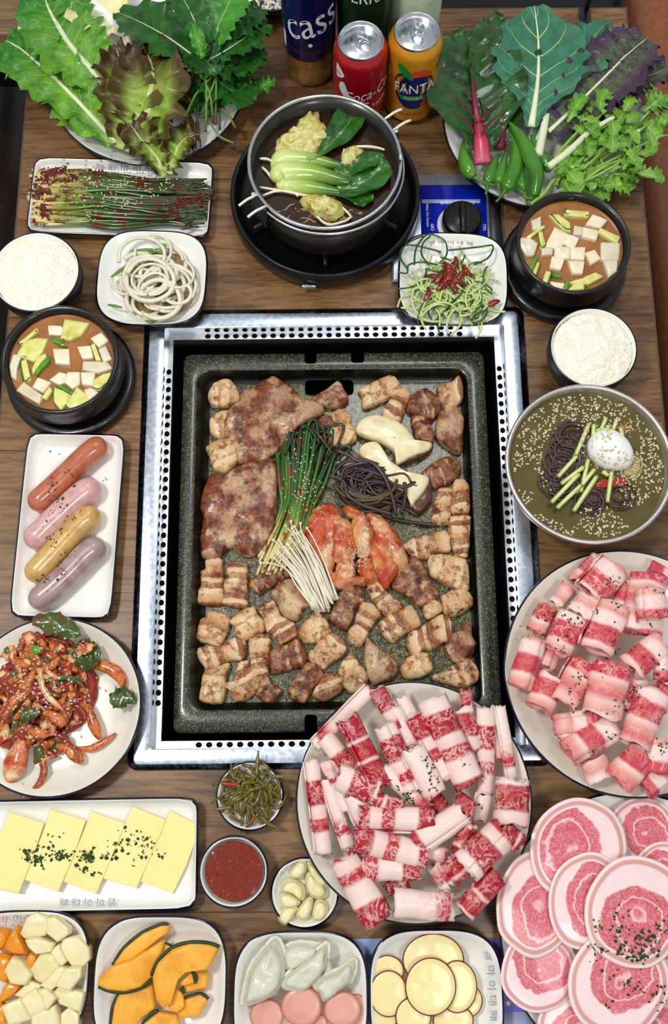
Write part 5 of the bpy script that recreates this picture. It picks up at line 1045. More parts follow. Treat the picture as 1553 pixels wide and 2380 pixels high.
lf(LPEB, 'narrow bright green leaf standing above the herb stems', 'T1', [(1140,330),(1120,240),(1090,130)], [.006, .018, .020, .002], [.075, .085, .085], nm='herb_leaf', cat='herb', edge=.2)
lf(LPER, 'dark serrated leaf reaching right at mid height of the herb bunch', 'T1', [(1180,340),(1300,270),(1420,190),(1530,140)], [.01, .04, .05, .04, .008], [.06, .065, .06, .05], (.001, RIB), nm='herb_leaf', cat='herb', edge=.35, fr=44)
lf(LPER, 'dark serrated leaf pointing right just above the plate rim', 'T1', [(1190,380),(1300,370),(1400,330),(1480,270)], [.01, .05, .06, .05, .01], [.055, .055, .05, .045], nm='herb_leaf', cat='herb', edge=.35, fr=44)
lf(LPER, 'wide dark leaf of the herb bunch lying on the right plate rim', 'T1', [(1200,420),(1260,480),(1340,510),(1420,440)], [.02, .06, .07, .05, .02], [.045, .045, .04, .035], nm='herb_leaf', cat='herb', edge=.3)
lf(LPEB, 'light serrated leaf tip pointing right over the table', 'T1', [(1330,520),(1420,510),(1500,475),(1560,455)], [.01, .020, .026, .016, .003], [.035, .035, .032, .03], nm='herb_leaf', cat='herb', edge=.45, fr=44)
lf(LPER, 'dark leaf at the top right of the herb bunch', 'T1', [(1240,250),(1330,150),(1420,80),(1480,50)], [.01, .05, .06, .04, .01], [.06, .06, .06, .055], nm='herb_leaf', cat='herb', edge=.3)
STM = m_along('herb_stem', [(0, '4a2a2c'), (.2, '6a8a3a'), (1, '9ab860')], rough=.35)
for k, pts in enumerate(([(1160,740),(1165,560),(1160,380)], [(1200,690),(1190,560),(1150,440),(1110,370)], [(1040,680),(1100,540),(1200,430)], [(1215,700),(1220,450),(1210,330),(1250,30)], [(1330,725),(1290,650),(1250,590)], [(1240,730),(1240,650),(1245,560)], [(1330,810),(1240,770),(1180,680)], [(1140,640),(1180,540),(1220,400),(1190,220)], [(1060,330),(1030,220),(1020,100)])):
    mk('water_parsley', tube(QL('T1', pts, .05 if k not in (4, 5, 6) else .03), [.0017, .0014, .001], 6, 5), STM, None, 'thin stem of the dark herb bunch over the lettuce plate', 'herb', 'stems of the herb bunch')
lf(LPER, 'dark leaf between the red-tipped lettuce and the herb stems', 'T1', [(1080,640),(1020,500),(960,400),(900,330)], [.02, .06, .07, .05, .01], [.034, .036, .038, .036], nm='herb_leaf', cat='herb', edge=.25)
lf(LPER, 'small dark leaf where the herb stems meet', 'T1', [(1230,420),(1160,340),(1080,290),(1000,270)], [.02, .05, .045, .03, .005], [.058, .062, .062, .058], nm='herb_leaf', cat='herb', edge=.25)
lf(LPER, 'dark leaf under the herb stems beside the right plate rim', 'T1', [(1140,660),(1180,560),(1260,480),(1330,450)], [.02, .05, .06, .04, .01], [.03, .034, .036, .034], nm='herb_leaf', cat='herb', edge=.25)
lf(LRED, 'red-tipped lettuce leaf standing in the middle of the plate', 'T1', [(700,850),(740,700),(720,520),(690,380),(650,260)], [.035, .07, .08, .075, .06, .02], [.03, .042, .05, .055, .055], ruf=.011, edge=.22, fr=42, nm='lettuce_leaf', cup=.3)
lf(LRED, 'broad red-tipped lettuce leaf right of the middle one', 'T1', [(780,800),(820,680),(850,520),(860,380),(800,250)], [.035, .075, .10, .10, .075, .02], [.03, .045, .055, .055, .05], ruf=.012, edge=.22, fr=42, nm='lettuce_leaf', cup=.3)
lf(LRED, 'curled brownish lettuce leaf at the right of the broad one', 'T1', [(870,700),(930,580),(1000,460),(1060,400)], [.03, .05, .06, .05, .02], [.035, .04, .045, .045], ruf=.011, edge=.22, fr=40, nm='lettuce_leaf')
lf(LRED, 'pale frilly lettuce leaf hanging over the plate rim at the bottom', 'T1', [(930,990),(880,880),(800,790),(720,680)], [.012, .028, .045, .045, .03], [.022, .034, .042, .046], ruf=.009, edge=.24, fr=40, nm='lettuce_leaf')
lf(LRED, 'small brown green lettuce leaf at the lower right of the lettuce plate', 'T1', [(950,980),(980,880),(1040,780),(1130,760)], [.014, .025, .035, .045, .03], [.022, .03, .034, .034], ruf=.009, edge=.24, fr=40, nm='lettuce_leaf')
# ---------------- vegetable plate top right ----------------
CHR = m_along('chard_red_stem', [(0, 'd8607a'), (.3, 'c0284c'), (.6, '7a1834'), (1, '4a2028')], rough=.35, coat=.4)
lf(LCOL, 'second collard leaf partly under the large one, pointing right', 'T3', [(720,900),(840,620),(960,420),(1080,280),(1220,170)], [.012, .03, .05, .075, .06, .01], [.03, .036, .042, .045, .045], (.003, RIB), nm='collard_leaf', cat='collard', edge=.2, ruf=.003)
lf(LMUS, 'lower purple mustard leaf at the right edge', 'T3', [(900,800),(1120,640),(1330,520),(1560,430)], [.03, .05, .065, .05, .03], [.032, .036, .038, .036], nm='mustard_leaf', cat='mustard leaf', edge=.18, ruf=.007, fr=60)
lf(LMUS, 'upper purple mustard leaf with a cream midrib', 'T3', [(800,830),(960,680),(1130,510),(1290,350),(1420,240)], [.03, .055, .085, .095, .08, .03], [.034, .042, .046, .048, .046], (.0032, RIB), nm='mustard_leaf', cat='mustard leaf', edge=.18, ruf=.007, fr=60)
lf(LCHA, 'second chard leaf behind the collard rib', 'T3', [(490,940),(510,600),(500,320),(420,110)], [.012, .06, .10, .085, .02], [.026, .036, .045, .045], nm='chard_leaf', cat='chard', ruf=.005, blist=.006)
lf(LCHA, 'large dark green chard leaf with a magenta red stem', 'T3', [(385,960),(370,800),(335,600),(305,380),(320,220)], [.022, .060, .130, .136, .115, .03], [.028, .034, .042, .046, .046], nm='chard_leaf', cat='chard', ruf=.005, blist=.007)
t = [o for o in COL.objects if 'magenta red stem' in o.get('label', '')][0]
mk('red_stem', tube([Q('T3', x, y, z) for x, y, z in ((385,1030,.030),(375,900,.037),(355,760,.042),(330,600,.048),(310,400,.05))], [.0112, .0095, .005, .0028, .0012], 10, 4, .5), CHR, t)
M('dark_red_vein', ['5a1426', '7a2036'], 60, .4, .1)
for pts in ([(350,770),(290,690),(200,600)], [(370,760),(440,680),(520,600)], [(330,640),(270,580),(210,540)], [(380,840),(450,760),(560,680)], [(330,830),(280,760),(200,700)]): mk('side_vein', tube(QL('T3', pts, .0465), [.0016, .001, .0005], 6, 4, .5), bpy.data.materials['dark_red_vein'], t)
mk('red_stem_end', tube([Q('T3', 490, 940, .025), Q('T3', 500, 860, .03), Q('T3', 510, 780, .035)], [.008, .007, .005], 9, 3, .7), M('dark_red_stem', ['5c1420', '8a2838'], 60, .4, .2), find('second chard leaf'))
lf(LCOL, 'large blue green collard leaf with white veins standing at the top', 'T3', [(690,800),(715,640),(735,460),(735,250),(710,40)], [.016, .028, .075, .115, .118, .085, .02], [.04, .048, .054, .058, .06], (.0052, RIB), nm='collard_leaf', cat='collard', edge=.12, ruf=.003, cup=.1, fr=24)
CHI = M('green_chilli', ['2c6a10', '4c9420'], 20, .16, .03, coat=.8)
CST = M('chilli_stem', ['3a6a1a', '6a8a3a'], 60, .45, .2)
for lab, pts, st_, w, z in (('long shiny green chilli on top, bulging to the right', [(550,765),(620,860),(680,980),(725,1100),(710,1240)], [(700,1250),(670,1250),(640,1230)], .0105, .040),
  ('green chilli left of the long shiny one', [(560,830),(595,930),(590,1050),(550,1160),(535,1200)], [(530,1195),(500,1240),(470,1270)], .0105, .032),
  ('slim green chilli touching the left side of the pair', [(540,950),(510,1050),(490,1130),(485,1160)], [(485,1160),(490,1200),(505,1240)], .008, .028),
  ('short green chilli in front of the pair at the plate rim', [(640,1010),(625,1100),(630,1180),(620,1200)], [(620,1200),(660,1230),(662,1295)], .0085, .028),
  ('green chilli at the far left of the plate', [(265,880),(265,980),(290,1060),(330,1115)], [(330,1115),(390,1150),(465,1170)], .0095, .028),
  ('green chilli lying below the chard stem end', [(480,970),(450,1050),(425,1120),(415,1160)], [(415,1160),(410,1200),(405,1225)], .0085, .027),
  ('small green chilli at the right behind the long shiny one', [(690,850),(740,960),(780,1030),(800,1075)], [(800,1075),(830,1050),(850,1000)], .0085, .030)):
    t = mk('green_chilli', tube(QL('T3', pts, z), [.0012, w*.55, w*.85, w, w*.9, w*.5], 12, 6, .9), CHI, None, lab, 'chilli')
    mk('stalk', tube(QL('T3', st_, z), [.003, .0016, .0018], 7, 4), CST, t)
for i in range(46):
    x = 900+random.random()*480; y = 690+random.random()*430+(1400-x)*.05; a = random.uniform(-2.6, -.2) if i % 2 else random.uniform(.2, 2.6); L = random.uniform(90, 190); z = .034+random.uniform(0, .018)
    lf(LGRN, 'narrow bright leaf among the leafy herb stems at the right', 'T3', [(x, y), (x+cos(a)*L*.5+random.uniform(-20, 20), y-sin(a)*L*.5), (x+cos(a)*L, y-sin(a)*L)], [.003, random.uniform(.010, .018), random.uniform(.014, .024), .003], [z, z+.004, z], nm='herb_leaf', cat='herb', edge=.5, fr=34, nu=12, nv=6, cup=.4, ruf=.002)['group'] = 'narrow leaves of the right herb bunch'
for i in range(26):
    x0 = 800+random.random()*250; y0 = 1050+random.uniform(-60, 160); x1 = x0+random.uniform(180, 520); y1 = y0-random.uniform(150, 420); z = .030+random.uniform(0, .016)
    P = [Q('T3', x0, y0, z), Q('T3', (x0+x1)/2+random.uniform(-40, 40), (y0+y1)/2+random.uniform(-40, 40), z+.004), Q('T3', min(x1, 1440), max(y1, 660), z)]
    mk('water_parsley', tube(P, [.0024, .0018, .0012], 6, 5), M('light_green_stem', ['7aa83c', 'a8cc6a'], 60, .35, .1, coat=.3) if i == 0 else bpy.data.materials['light_green_stem'], None, 'light green stem in the leafy herb bunch at the right', 'herb', 'stems of the right herb bunch')
for k, (lab, pts, w) in enumerate((('thick pale stem crossing the leafy herb bunch', [(800,1050),(930,950),(1060,830),(1210,740)], .0048), ('pale collard stem beside the chillies', [(735,980),(760,860),(790,700),(800,620)], .006), ('curly stem arching at the right of the herb bunch', [(1340,1090),(1200,1090),(1130,1000),(1180,880)], .0022), ('stem reaching out to the lower plate rim by the stone bowl', [(690,1290),(780,1210),(850,1130),(990,1200)], .003))):
    mk('vegetable_stalk', tube(QL('T3', pts, .05 if k == 0 else .038), [w, w*.85, w*.6], 8, 6, .85), RIB if k in (0, 1) else bpy.data.materials['light_green_stem'], None, lab, 'herb')
for lab, pts, w in (('bright serrated leaf reaching over the right plate rim', [(1380,760),(1440,820),(1460,960)], .03), ('long leaf pointing to the right picture edge', [(1400,700),(1480,640),(1530,600)], .04), ('small leaf at the right picture edge', [(1480,790),(1550,760),(1600,790)], .025), ('leafy tip at the lower rim of the vegetable plate', [(1100,1180),(1230,1160),(1350,1170)], .03), ('leafy tip just above the right stone bowl', [(860,1150),(1000,1190),(1190,1250)], .032), ('pale leaf in the middle of the leafy herbs', [(1010,930),(1040,1000),(1060,1090)], .026)):
    lf(LGRN, lab, 'T3', pts, [.004, w*.8, w, .004], [.036, .036, .030], nm='herb_leaf', cat='herb', edge=.5, fr=36)
# ---------------- drinks ----------------
def wraptext(body, size, R_, zc, az, mat, parent, cx, cy, rot=0.0, sx=1.0, nm='lettering', shear=0, off=.0003):
    V, F = text(body, None, size, mat, None, ext_=0, shear=shear) or ([], [])
    G = []
    for v in V:
        x = v.x*sx; y = v.y; x, y = x*cos(rot)-y*sin(rot), x*sin(rot)+y*cos(rot)
        r = R_(zc+y) if callable(R_) else R_; th = -pi/2+az+x/r; G.append((cx+(r+off)*cos(th), cy+(r+off)*sin(th), zc+y))
    return mk(nm, (G, F), mat, parent, smooth=False)
def patch(pts, R_, cx, cy, az, mat, parent, nm, off=.00015, n=10):
    """a flat printed shape wrapped on the wall: fan of a dense outline (x along, z up)"""
    C = cr([(a, b, 0) for a, b in pts], 5, True); ce = sum(C, Vector())/len(C); G = []; rs = []
    for s in (1, .66, .33, .02):
        r_ = []
        for p in C:
            q = ce+(p-ce)*s; r = (R_(q.y) if callable(R_) else R_)+off; th = -pi/2+az+q.x/r; r_.append((cx+r*cos(th), cy+r*sin(th), q.y))
        rs.append(r_)
    return mk(nm, rings(rs, True, False, True), mat, parent)
def can(c, lab, body_mat, az):
    t = thing('drink_can', (c.x, c.y, 0), lab, 'can'); x, y = c.x, c.y
    mk('can_body', lathe((x, y, 0), [(.0, .004), (.022, .004), (.024, .0), (.026, .002), (.032, .010), (.033, .014), (.033, .106), (.0325, .110), (.030, .1145), (.0275, .1185)], 56), body_mat, t)
    lid = mk('lid', lathe((x, y, 0), [(.0275, .1185), (.0273, .1205), (.0267, .122), (.0258, .1215), (.0252, .118), (.0235, .1165), (.0225, .1185), (.0, .1185)], 56), ALU, t)
    an = az
    def loc(px_, py_): return (x+px_*cos(an)-py_*sin(an), y+px_*sin(an)+py_*cos(an))
    ring = [(*loc(.0058*cos(a_)*(1 if 1 else 0), -.009+.0065*sin(a_)*1.0), .1198) for a_ in [2*pi*k/18 for k in range(19)]]
    tabo = [(*loc(.0072*cos(a_), .002-.0-.006+.0125*sin(a_)), .1192) for a_ in [2*pi*k/24 for k in range(25)]]
    mk('pull_tab', join([tube(tabo, .0011, 6, 1, .7), tube(ring, .0009, 6, 1, .7), [lathe((*loc(0, 0), .1186), [(.004, 0), (.0036, .0016), (0, .002)], 14)][0]+( [(0, 0)]*0,) if 0 else tube([(*loc(0, -.001), .1192), (*loc(0, .003), .1196)], .0030, 8, 2, .4)]), ALU, t)
    ov = [(*loc(.0115*cos(a_), .006+.0095*sin(a_)), .1187) for a_ in [2*pi*k/30 for k in range(31)]]
    mk('score_line', tube(ov, .0004, 5, 1), ALU, t)
    return t
CRED = M('can_red', 'b81420', rough=.25, metal=.35, coat=.5); CORG = M('can_orange_yellow', 'e0981a', rough=.28, metal=.3, coat=.5)
WHT = M('printed_white', 'eceef2', rough=.35); BLU = M('printed_navy', '121c5c', rough=.35); LGR = M('printed_green', '1c8a34', rough=.35); LOR = M('printed_orange', 'd84a1c', rough=.35)
k1 = Vector((.0345, .8625, 0)); t = can(k1, 'red cola can with white script lettering behind the soup pot', CRED, radians(35))
RR = lambda z: .033 if z < .106 else (.0325-(z-.110)*.5 if z > .110 else .033)
wraptext('Coca-Cola', .0215, RR, .070, .46, WHT, t, k1.x, k1.y, radians(9), .84, shear=.4)
wraptext('ORIGINAL TASTE', .0088, RR, .047, .22, WHT, t, k1.x, k1.y, radians(8), 1.0)
patch([(-.030,.071),(-.016,.058),(.006,.055),(.010,.0565),(-.008,.060),(-.024,.068),(-.027,.078),(-.022,.084),(-.028,.083)], RR, k1.x, k1.y, .05, WHT, t, 'white_swash')
patch([(-.034,.106),(-.034,.087),(-.021,.094),(-.028,.104)], RR, k1.x, k1.y, -.0, WHT, t, 'white_badge'); wraptext('제로', .0062, RR, .094, -.93, CRED, t, k1.x, k1.y, 0, 1)
k2 = Vector((.1010, .8745, 0)); t = can(k2, 'orange yellow soda can with navy and white logo behind the pot', CORG, radians(8))
patch([(-.026,.076),(-.018,.088),(0,.091),(.018,.086),(.026,.070),(.022,.050),(.012,.036),(-.004,.034),(-.016,.042),(-.025,.058)], RR, k2.x, k2.y, .02, BLU, t, 'navy_badge')
patch([(-.012,.084),(-.004,.094),(.010,.096),(.020,.090),(.022,.083),(.006,.086)], RR, k2.x, k2.y, .02, LOR, t, 'orange_shape', off=.0003)
patch([(-.024,.100),(-.020,.103),(-.010,.097),(-.004,.088),(-.003,.081),(-.010,.084),(-.019,.090)], RR, k2.x, k2.y, .02, LGR, t, 'green_leaf_print', off=.0005)
wraptext('FANTA', .0205, RR, .066, .04, WHT, t, k2.x, k2.y, radians(3), .82, off=.0008)
patch([(-.018,.052),(-.016,.055),(.014,.055),(.014,.049),(-.012,.048)], RR, k2.x, k2.y, .02, LGR, t, 'green_ribbon', off=.0005); wraptext('파인애플향', .0052, RR, .0515, .02, WHT, t, k2.x, k2.y, 0, 1, off=.0008)
patch([(.010,.040),(.022,.052),(.030,.056),(.030,.046),(.018,.036)], RR, k2.x, k2.y, .02, LOR, t, 'orange_slice_print', off=.0004)
patch([(.029,.098),(.033,.104),(.039,.101),(.035,.096)], RR, k2.x, k2.y, .12, LGR, t, 'small_leaf_print'); wraptext('환타', .010, RR, .091, 1.15, BLU, t, k2.x, k2.y, radians(10), 1, off=.0005)
wraptext('355 ml (170 kcal)', .0048, RR, .024, .0, BLU, t, k2.x, k2.y, 0, 1)
def bottle(c, lab, prof, mat, nm='beer_bottle', cat='bottle'):
    t = thing(nm, (c.x, c.y, 0), lab, cat); mk('glass_body', lathe((c.x, c.y, 0), prof, 56), mat, t); return t
AMB = NT('amber_beer_plastic'); AMB = AMB.fin(AMB.ramp(AMB.noise(25, 3, rnd=False, stretch=(1, 1, .3)), [(.35, '7a4a12'), (.65, 'c08a34')]), .06, AMB.noise(60, 2, rnd=False, stretch=(2, 2, .5)), .5, .004, coat=1, trans=.55)
BP = [(.0, .004), (.016, .004), (.024, .0), (.030, .003), (.0325, .010), (.033, .035), (.033, .150), (.030, .175), (.018, .205), (.014, .215), (.014, .235), (.0, .236)]
bc = W(722, 150, .0); bc.y = W(722, 206, 0).y+.031
t = bottle(bc, 'beer bottle with blue label and amber bottom behind the pot', BP, AMB)
LBL = M('blue_film_label', ['0a1040', '121c66'], 20, .25, 0, metal=.3, coat=.5)
mk('blue_label', lathe((bc.x, bc.y, 0), [(.0334, .047), (.0336, .048), (.0336, .158), (.0305, .176)], 56), LBL, t)
wraptext('cass', .058, lambda z: .0336, .104, .12, WHT, t, bc.x, bc.y, radians(13), .78, shear=.1)
wraptext('COLD BREWED', .0075, lambda z: .0336, .062, .0, M('bronze_print', '8a5a34', rough=.3, metal=.6), t, bc.x, bc.y, 0, 1)
patch([(-.003,.074),(0,.077),(.003,.074),(.0,.071)], lambda z: .0336, bc.x, bc.y, .05, WHT, t, 'round_seal', off=.0004)
patch([(-.034,.062),(-.030,.058),(-.029,.078),(-.034,.082)], lambda z: .0336, bc.x, bc.y, -.15, WHT, t, 'white_info_panel', off=.0004)
GRN = M('dark_green_glass', ['0a3a14', '105a1e'], 20, .08, 0, coat=1); GRL = M('light_green_glass', ['0f7a22', '2aa03a'], 20, .08, 0, coat=1)
tc_ = Vector((W(849, 60, .13).x, .945, 0)); t = bottle(tc_, 'dark green beer bottle with lettering right behind the cola can', BP, GRN)
mk('dark_label', lathe((tc_.x, tc_.y, 0), [(.0333, .06), (.0336, .061), (.0336, .145), (.0334, .146)], 56), M('dark_green_label', ['0a2414', '12351d'], 30, .3, 0), t)
wraptext('TERRA', .024, lambda z: .0336, .130, .0, WHT, t, tc_.x, tc_.y, 0, .82); mk('label_band', lathe((tc_.x, tc_.y, 0), [(.0340, .147), (.0342, .148), (.0340, .149)], 56), M('pale_gold', '8fa06a', rough=.3, metal=.6), t)
tc2 = Vector((W(978, 40, .13).x, .965, 0)); t = bottle(tc2, 'bright green soju bottle with pale green label behind the orange can', BP, GRL, 'soju_bottle')
mk('pale_label', lathe((tc2.x, tc2.y, 0), [(.0333, .05), (.0336, .051), (.0336, .132), (.0334, .133)], 56), M('pale_green_label', ['b8e0b4', 'dcefd6', '8cc88c'], 40, .35, 0), t)
# dark bowl at the very top
c = W(632, -38, .03); c.z = 0; t = thing('small_bowl', c, 'black bowl of white food cut off at the top edge behind the herbs', 'bowl')
mk('outer_shell', lathe(c, [(0, 0), (.025, 0), (.036, .012), (.044, .030), (.0425, .0305), (.040, .028)], 48), BLKM, t); mk('white_inside', lathe(c, [(.0425, .0305), (.040, .027), (.03, .018), (0, .016)], 48), GLAZE, t)
mk('crumbled_food', blob([(c.x+.034*cos(a_), c.y+.034*sin(a_), .02) for a_ in [2*pi*k/12 for k in range(12)]], .008, .2, .006, 140, 3, z=.018), M('white_crumbs', ['2a2824', 'e8e4d4', 'f4f0e4'], 260, .6, .6, pos=[.42, .5, .7]), None, 'white crumbly side dish in the dark bowl at the top edge', 'food')
# metal chopstick end at the far left
a = W(-10, 200, .0); 
# ---------------- rolled beef plate ----------------
BZ0 = .0335
def rl(fr, mat, lab, x0, y0, x1, y1, w, z, nm, cat, per, **kw):
    a = Q(fr, x0, y0, z); b = Q(fr, x1, y1, z+kw.pop('dz', 0)); s = w/FR[fr][2]/2080
    return mk(nm, roll(a, b, s*.5, per=per, **kw), mat, None, lab, cat)
def solid(o):
    m = o.modifiers.new('thickness', 'SOLIDIFY'); m.thickness = .0012; m.offset = 0; return o
for lab, m_, x0, y0, x1, y1, w, lv, ph in (
 ('white fat beef roll along the upper left rim, red at its upper end', FATW, 500,110,140,470,100,0,.85),
 ('beef roll with red edge and white rim at the top left of the centre', BEEF, 530,120,680,380,110,1,.28),
 ('pale slim beef roll at the very top centre', FATW, 690,170,830,420,95,0,.05),
 ('pink and white beef roll behind the wide one, left side', FATW, 640,250,760,480,120,0,.1),
 ('broad beef roll with white top, red middle and white bottom, upper right of centre', BEEF, 880,180,1120,720,180,2,.08),
 ('bright red beef roll tip at the upper right rim', BEEFR, 1095,120,1110,260,75,1,.1),
 ('white and red streaked roll below the red tip', BEEF, 1070,240,1130,500,130,1,.2),
 ('long beef roll with white top and red band at the right', BEEF, 1220,230,1215,780,120,1,.02),
 ('all white pink fat roll at the far right rim', FATW, 1310,220,1390,690,80,1,.0),
 ('second slim pale roll beside the far right one', FATW, 1300,260,1320,560,60,0,.1),
 ('big deep red beef roll with thin white lines, left of centre', BEEFR, 350,300,570,740,150,3,.1),
 ('beef roll with white top and red lower half beside the big red roll', BEEF, 590,350,770,760,150,2,.12),
 ('long beef roll with red bands running to the herbs', BEEF, 770,290,980,680,120,2,.3),
 ('white roll sprinkled with herbs in the upper centre', FATW, 760,500,900,780,150,3,.0),
 ('white fat roll with red underside in the centre left', FATW, 560,620,860,880,90,3,.05),
 ('vertical pale roll with red lower half at the far left rim', BEEF, 120,570,200,1160,100,1,.02),
 ('slim white roll right of the far left one', FATW, 210,690,360,1120,90,1,.1),
 ('white roll with red striped end at the left', FATW, 230,570,360,880,110,1,.55),
 ('white and red roll at the upper left under the big red one', BEEF, 200,420,400,660,120,1,.98),
 ('pale pink roll with red right part, left middle', BEEF, 290,670,540,770,160,3,.1),
 ('long white roll standing in the left middle', FATW, 380,780,500,1000,150,2,.1),
 ('curved red slice with a broad white fat edge in the centre', BEEF, 430,930,890,940,150,4,.5),
 ('red roll with pink fat edge above the curved slice', BEEFR, 520,820,700,870,110,4,.3),
 ('large roll with round marbled red face, lower left of centre', BEEF, 390,1060,860,1180,160,4,.38),
 ('pink white and red roll below the marbled one', BEEF, 450,1250,810,1240,160,3,.78),
 ('white square ended roll in the centre right', FATW, 790,1090,1080,890,150,4,.8),
 ('bright red roll end near the centre right', BEEFR, 1040,820,1140,880,120,4,.1),
 ('red roll behind the white square ended one', BEEFR, 890,790,960,900,100,2,.2),
 ('wide marbled roll with white ends at the lower right', BEEF, 1090,1240,1330,1010,200,4,.15),
 ('red roll with white rim beside the wide marbled one', BEEFR, 1310,1000,1430,1090,130,4,.2),
 ('large marbled red roll with white top at the right rim', BEEF, 1390,690,1380,960,200,3,.2),
 ('striped roll at the lower right rim with three red bands', BEEFR, 1080,1520,1290,1290,150,3,.4),
 ('horizontal white roll with red end at the bottom rim', FATW, 650,1470,1010,1500,180,3,.15),
 ('roll slanting down at the lower left with white and red bands', BEEF, 320,1190,540,1580,170,3,.62),
 ('small pink fat roll in the lower middle', FATW, 900,1220,980,1360,100,2,.6),
 ('short red and white roll right of the lower middle', BEEFR, 980,1190,1080,1310,130,2,.5),
 ('red roll between centre and the wide marbled one', BEEFR, 1130,960,1060,1140,120,3,.4),
 ('white roll under the large marbled one at the right', FATW, 1220,780,1180,940,110,1,.1),
 ('small red roll between the two lower rolls', BEEFR, 600,1380,720,1330,100,1,.2),
 ('red roll filling the gap at the lower left', BEEFR, 380,1120,460,1240,100,2,.6),
 ('small pale roll in the gap at the middle', FATW, 780,1110,960,1160,100,3,.3)):
    o = rl('E', m_, lab, x0, y0, x1, y1, w*1.05, BZ0+w*.5/2.7246/2080*.75+.0065*max(lv-.6, 0)+.001, 'beef_roll', 'beef', .075, ph=ph, turns=random.uniform(1.25, 1.7), flat=.72, taper=random.uniform(.85, 1.1), rag=.006, na=24); solid(o)
# ---------------- pork curls plate ----------------
for lab, x0, y0, x1, y1, w, lv, ph, tn in (
 ('pork curl at the top left with red lean patch', 900,110,690,330,130,1,.3,1.2), ('wide pork sheet roll at the top with pale edge', 1060,180,830,440,300,2,.1,1.1), ('pale fat curl behind the herbs at the upper left', 640,380,520,540,150,0,.9,1.2),
 ('pink roll with scattered herbs at the left', 450,560,340,790,180,1,.4,1.3), ('white and red curl left of the upper centre', 830,480,720,640,220,3,.98,1.2), ('broad roll at the left centre with light top', 680,620,530,960,260,3,.18,1.15),
 ('roll with shiny white band in the upper centre', 1060,540,880,960,280,4,.0,1.2), ('large pork curl at the upper right folded over', 1370,260,1290,800,330,2,.5,1.1), ('inner coil of the large upper right curl', 1390,400,1420,660,240,5,.05,1.4),
 ('open ended roll at the far left', 330,860,190,1300,220,2,.1,1.4), ('small roll wedged beside the far left one', 480,960,430,1120,150,1,.85,1.2), ('open ended roll below the far left one', 490,1200,360,1480,230,2,.3,1.4),
 ('red lean roll left of the flat sheet in the middle', 790,1070,580,1430,260,3,.42,1.15), ('flat striped pork sheet in the middle of the plate', 1030,1080,930,1560,330,4,.42,1.05), ('curl with white rim right of the centre', 1480,880,1200,1120,220,4,.1,1.3),
 ('curl at the right picture edge', 1540,980,1530,1230,170,4,.1,1.3), ('small roll right of the flat sheet', 1300,1200,1150,1500,180,2,.2,1.2), ('upright roll with broad fat band in the lower right', 1420,1320,1230,1830,270,4,.15,1.25),
 ('roll with a ring shaped end in the lower middle', 500,1640,900,1580,170,3,.9,1.5), ('pale roll under the ring ended one', 560,1780,900,1700,170,2,.1,1.3), ('long roll pointing to the lower left', 1060,1660,640,1900,240,3,.1,1.2),
 ('pale sheet at the bottom of the plate', 850,1950,940,2140,220,1,.96,1.1), ('roll with red heart shaped lean at the bottom', 1330,1900,1080,2160,260,3,.35,1.3), ('curl with herbs at the lower right edge', 1480,1780,1450,2080,240,3,.05,1.3), ('pale curl at the bottom right', 1520,2080,1340,2230,190,2,.1,1.3), ('red and white slice at the top right corner of the plate', 1390,190,1560,290,130,1,.45,1.2),
 ('pink roll at the right edge in the middle', 1560,1300,1440,1480,200,3,.45,1.2), ('pink roll behind the upper right curl', 1190,330,1130,560,200,0,.3,1.2)):
    s = w/3.952/2080*.5; fl = .55 if w > 250 else .68
    o = rl('G', PORK, lab, x0, y0, x1, y1, w*1.12, .0355+s*fl+.007*max(lv-.8, 0)*.9, 'pork_roll', 'pork', .075, ph=ph, turns=tn, flat=fl, taper=random.uniform(.9, 1.15), rag=.005, grow=.2, na=26); solid(o)
dp = Drop(); pts = []
for x, y, n in ((860,600,14),(880,680,16),(880,760,12),(690,810,18),(740,790,16),(830,560,6),(1060,580,4),(640,740,4),(1170,870,3),(1230,1310,5)):
    for _ in range(n): p = Q('E', x+random.gauss(0, 28), y+random.gauss(0, 28), .05); pts.append((p.x, p.y, 0))
mk('parsley_flakes', flakes(dp(pts), .0018), HERB, None, 'dried parsley flakes on the rolled beef', 'herbs', kind='stuff')
pts = []
for x, y, n in ((1060,330,12),(980,340,6),(350,640,12),(480,640,10),(590,590,8),(700,700,12),(600,820,8),(860,600,8),(960,490,6),(1060,600,8),(980,820,8),(1350,720,6),(1400,440,6),(1150,940,10),(690,1230,10),(680,1340,8),(900,1180,6),(1000,1500,8),(1250,1100,6),(1400,1080,8),(1230,1330,10),(1130,1450,10),(650,1500,6),(960,1780,6),(1430,1850,16),(820,1900,4),(1500,1650,10),(1430,1250,10),(540,940,6),(270,780,4),(1480,880,6)):
    for _ in range(n): p = Q('G', x+random.gauss(0, 40), y+random.gauss(0, 40), .05); pts.append((p.x, p.y, 0))
mk('parsley_flakes', flakes(dp(pts), .0018), HERB, None, 'dried parsley flakes over the curled pork slices', 'herbs', kind='stuff')
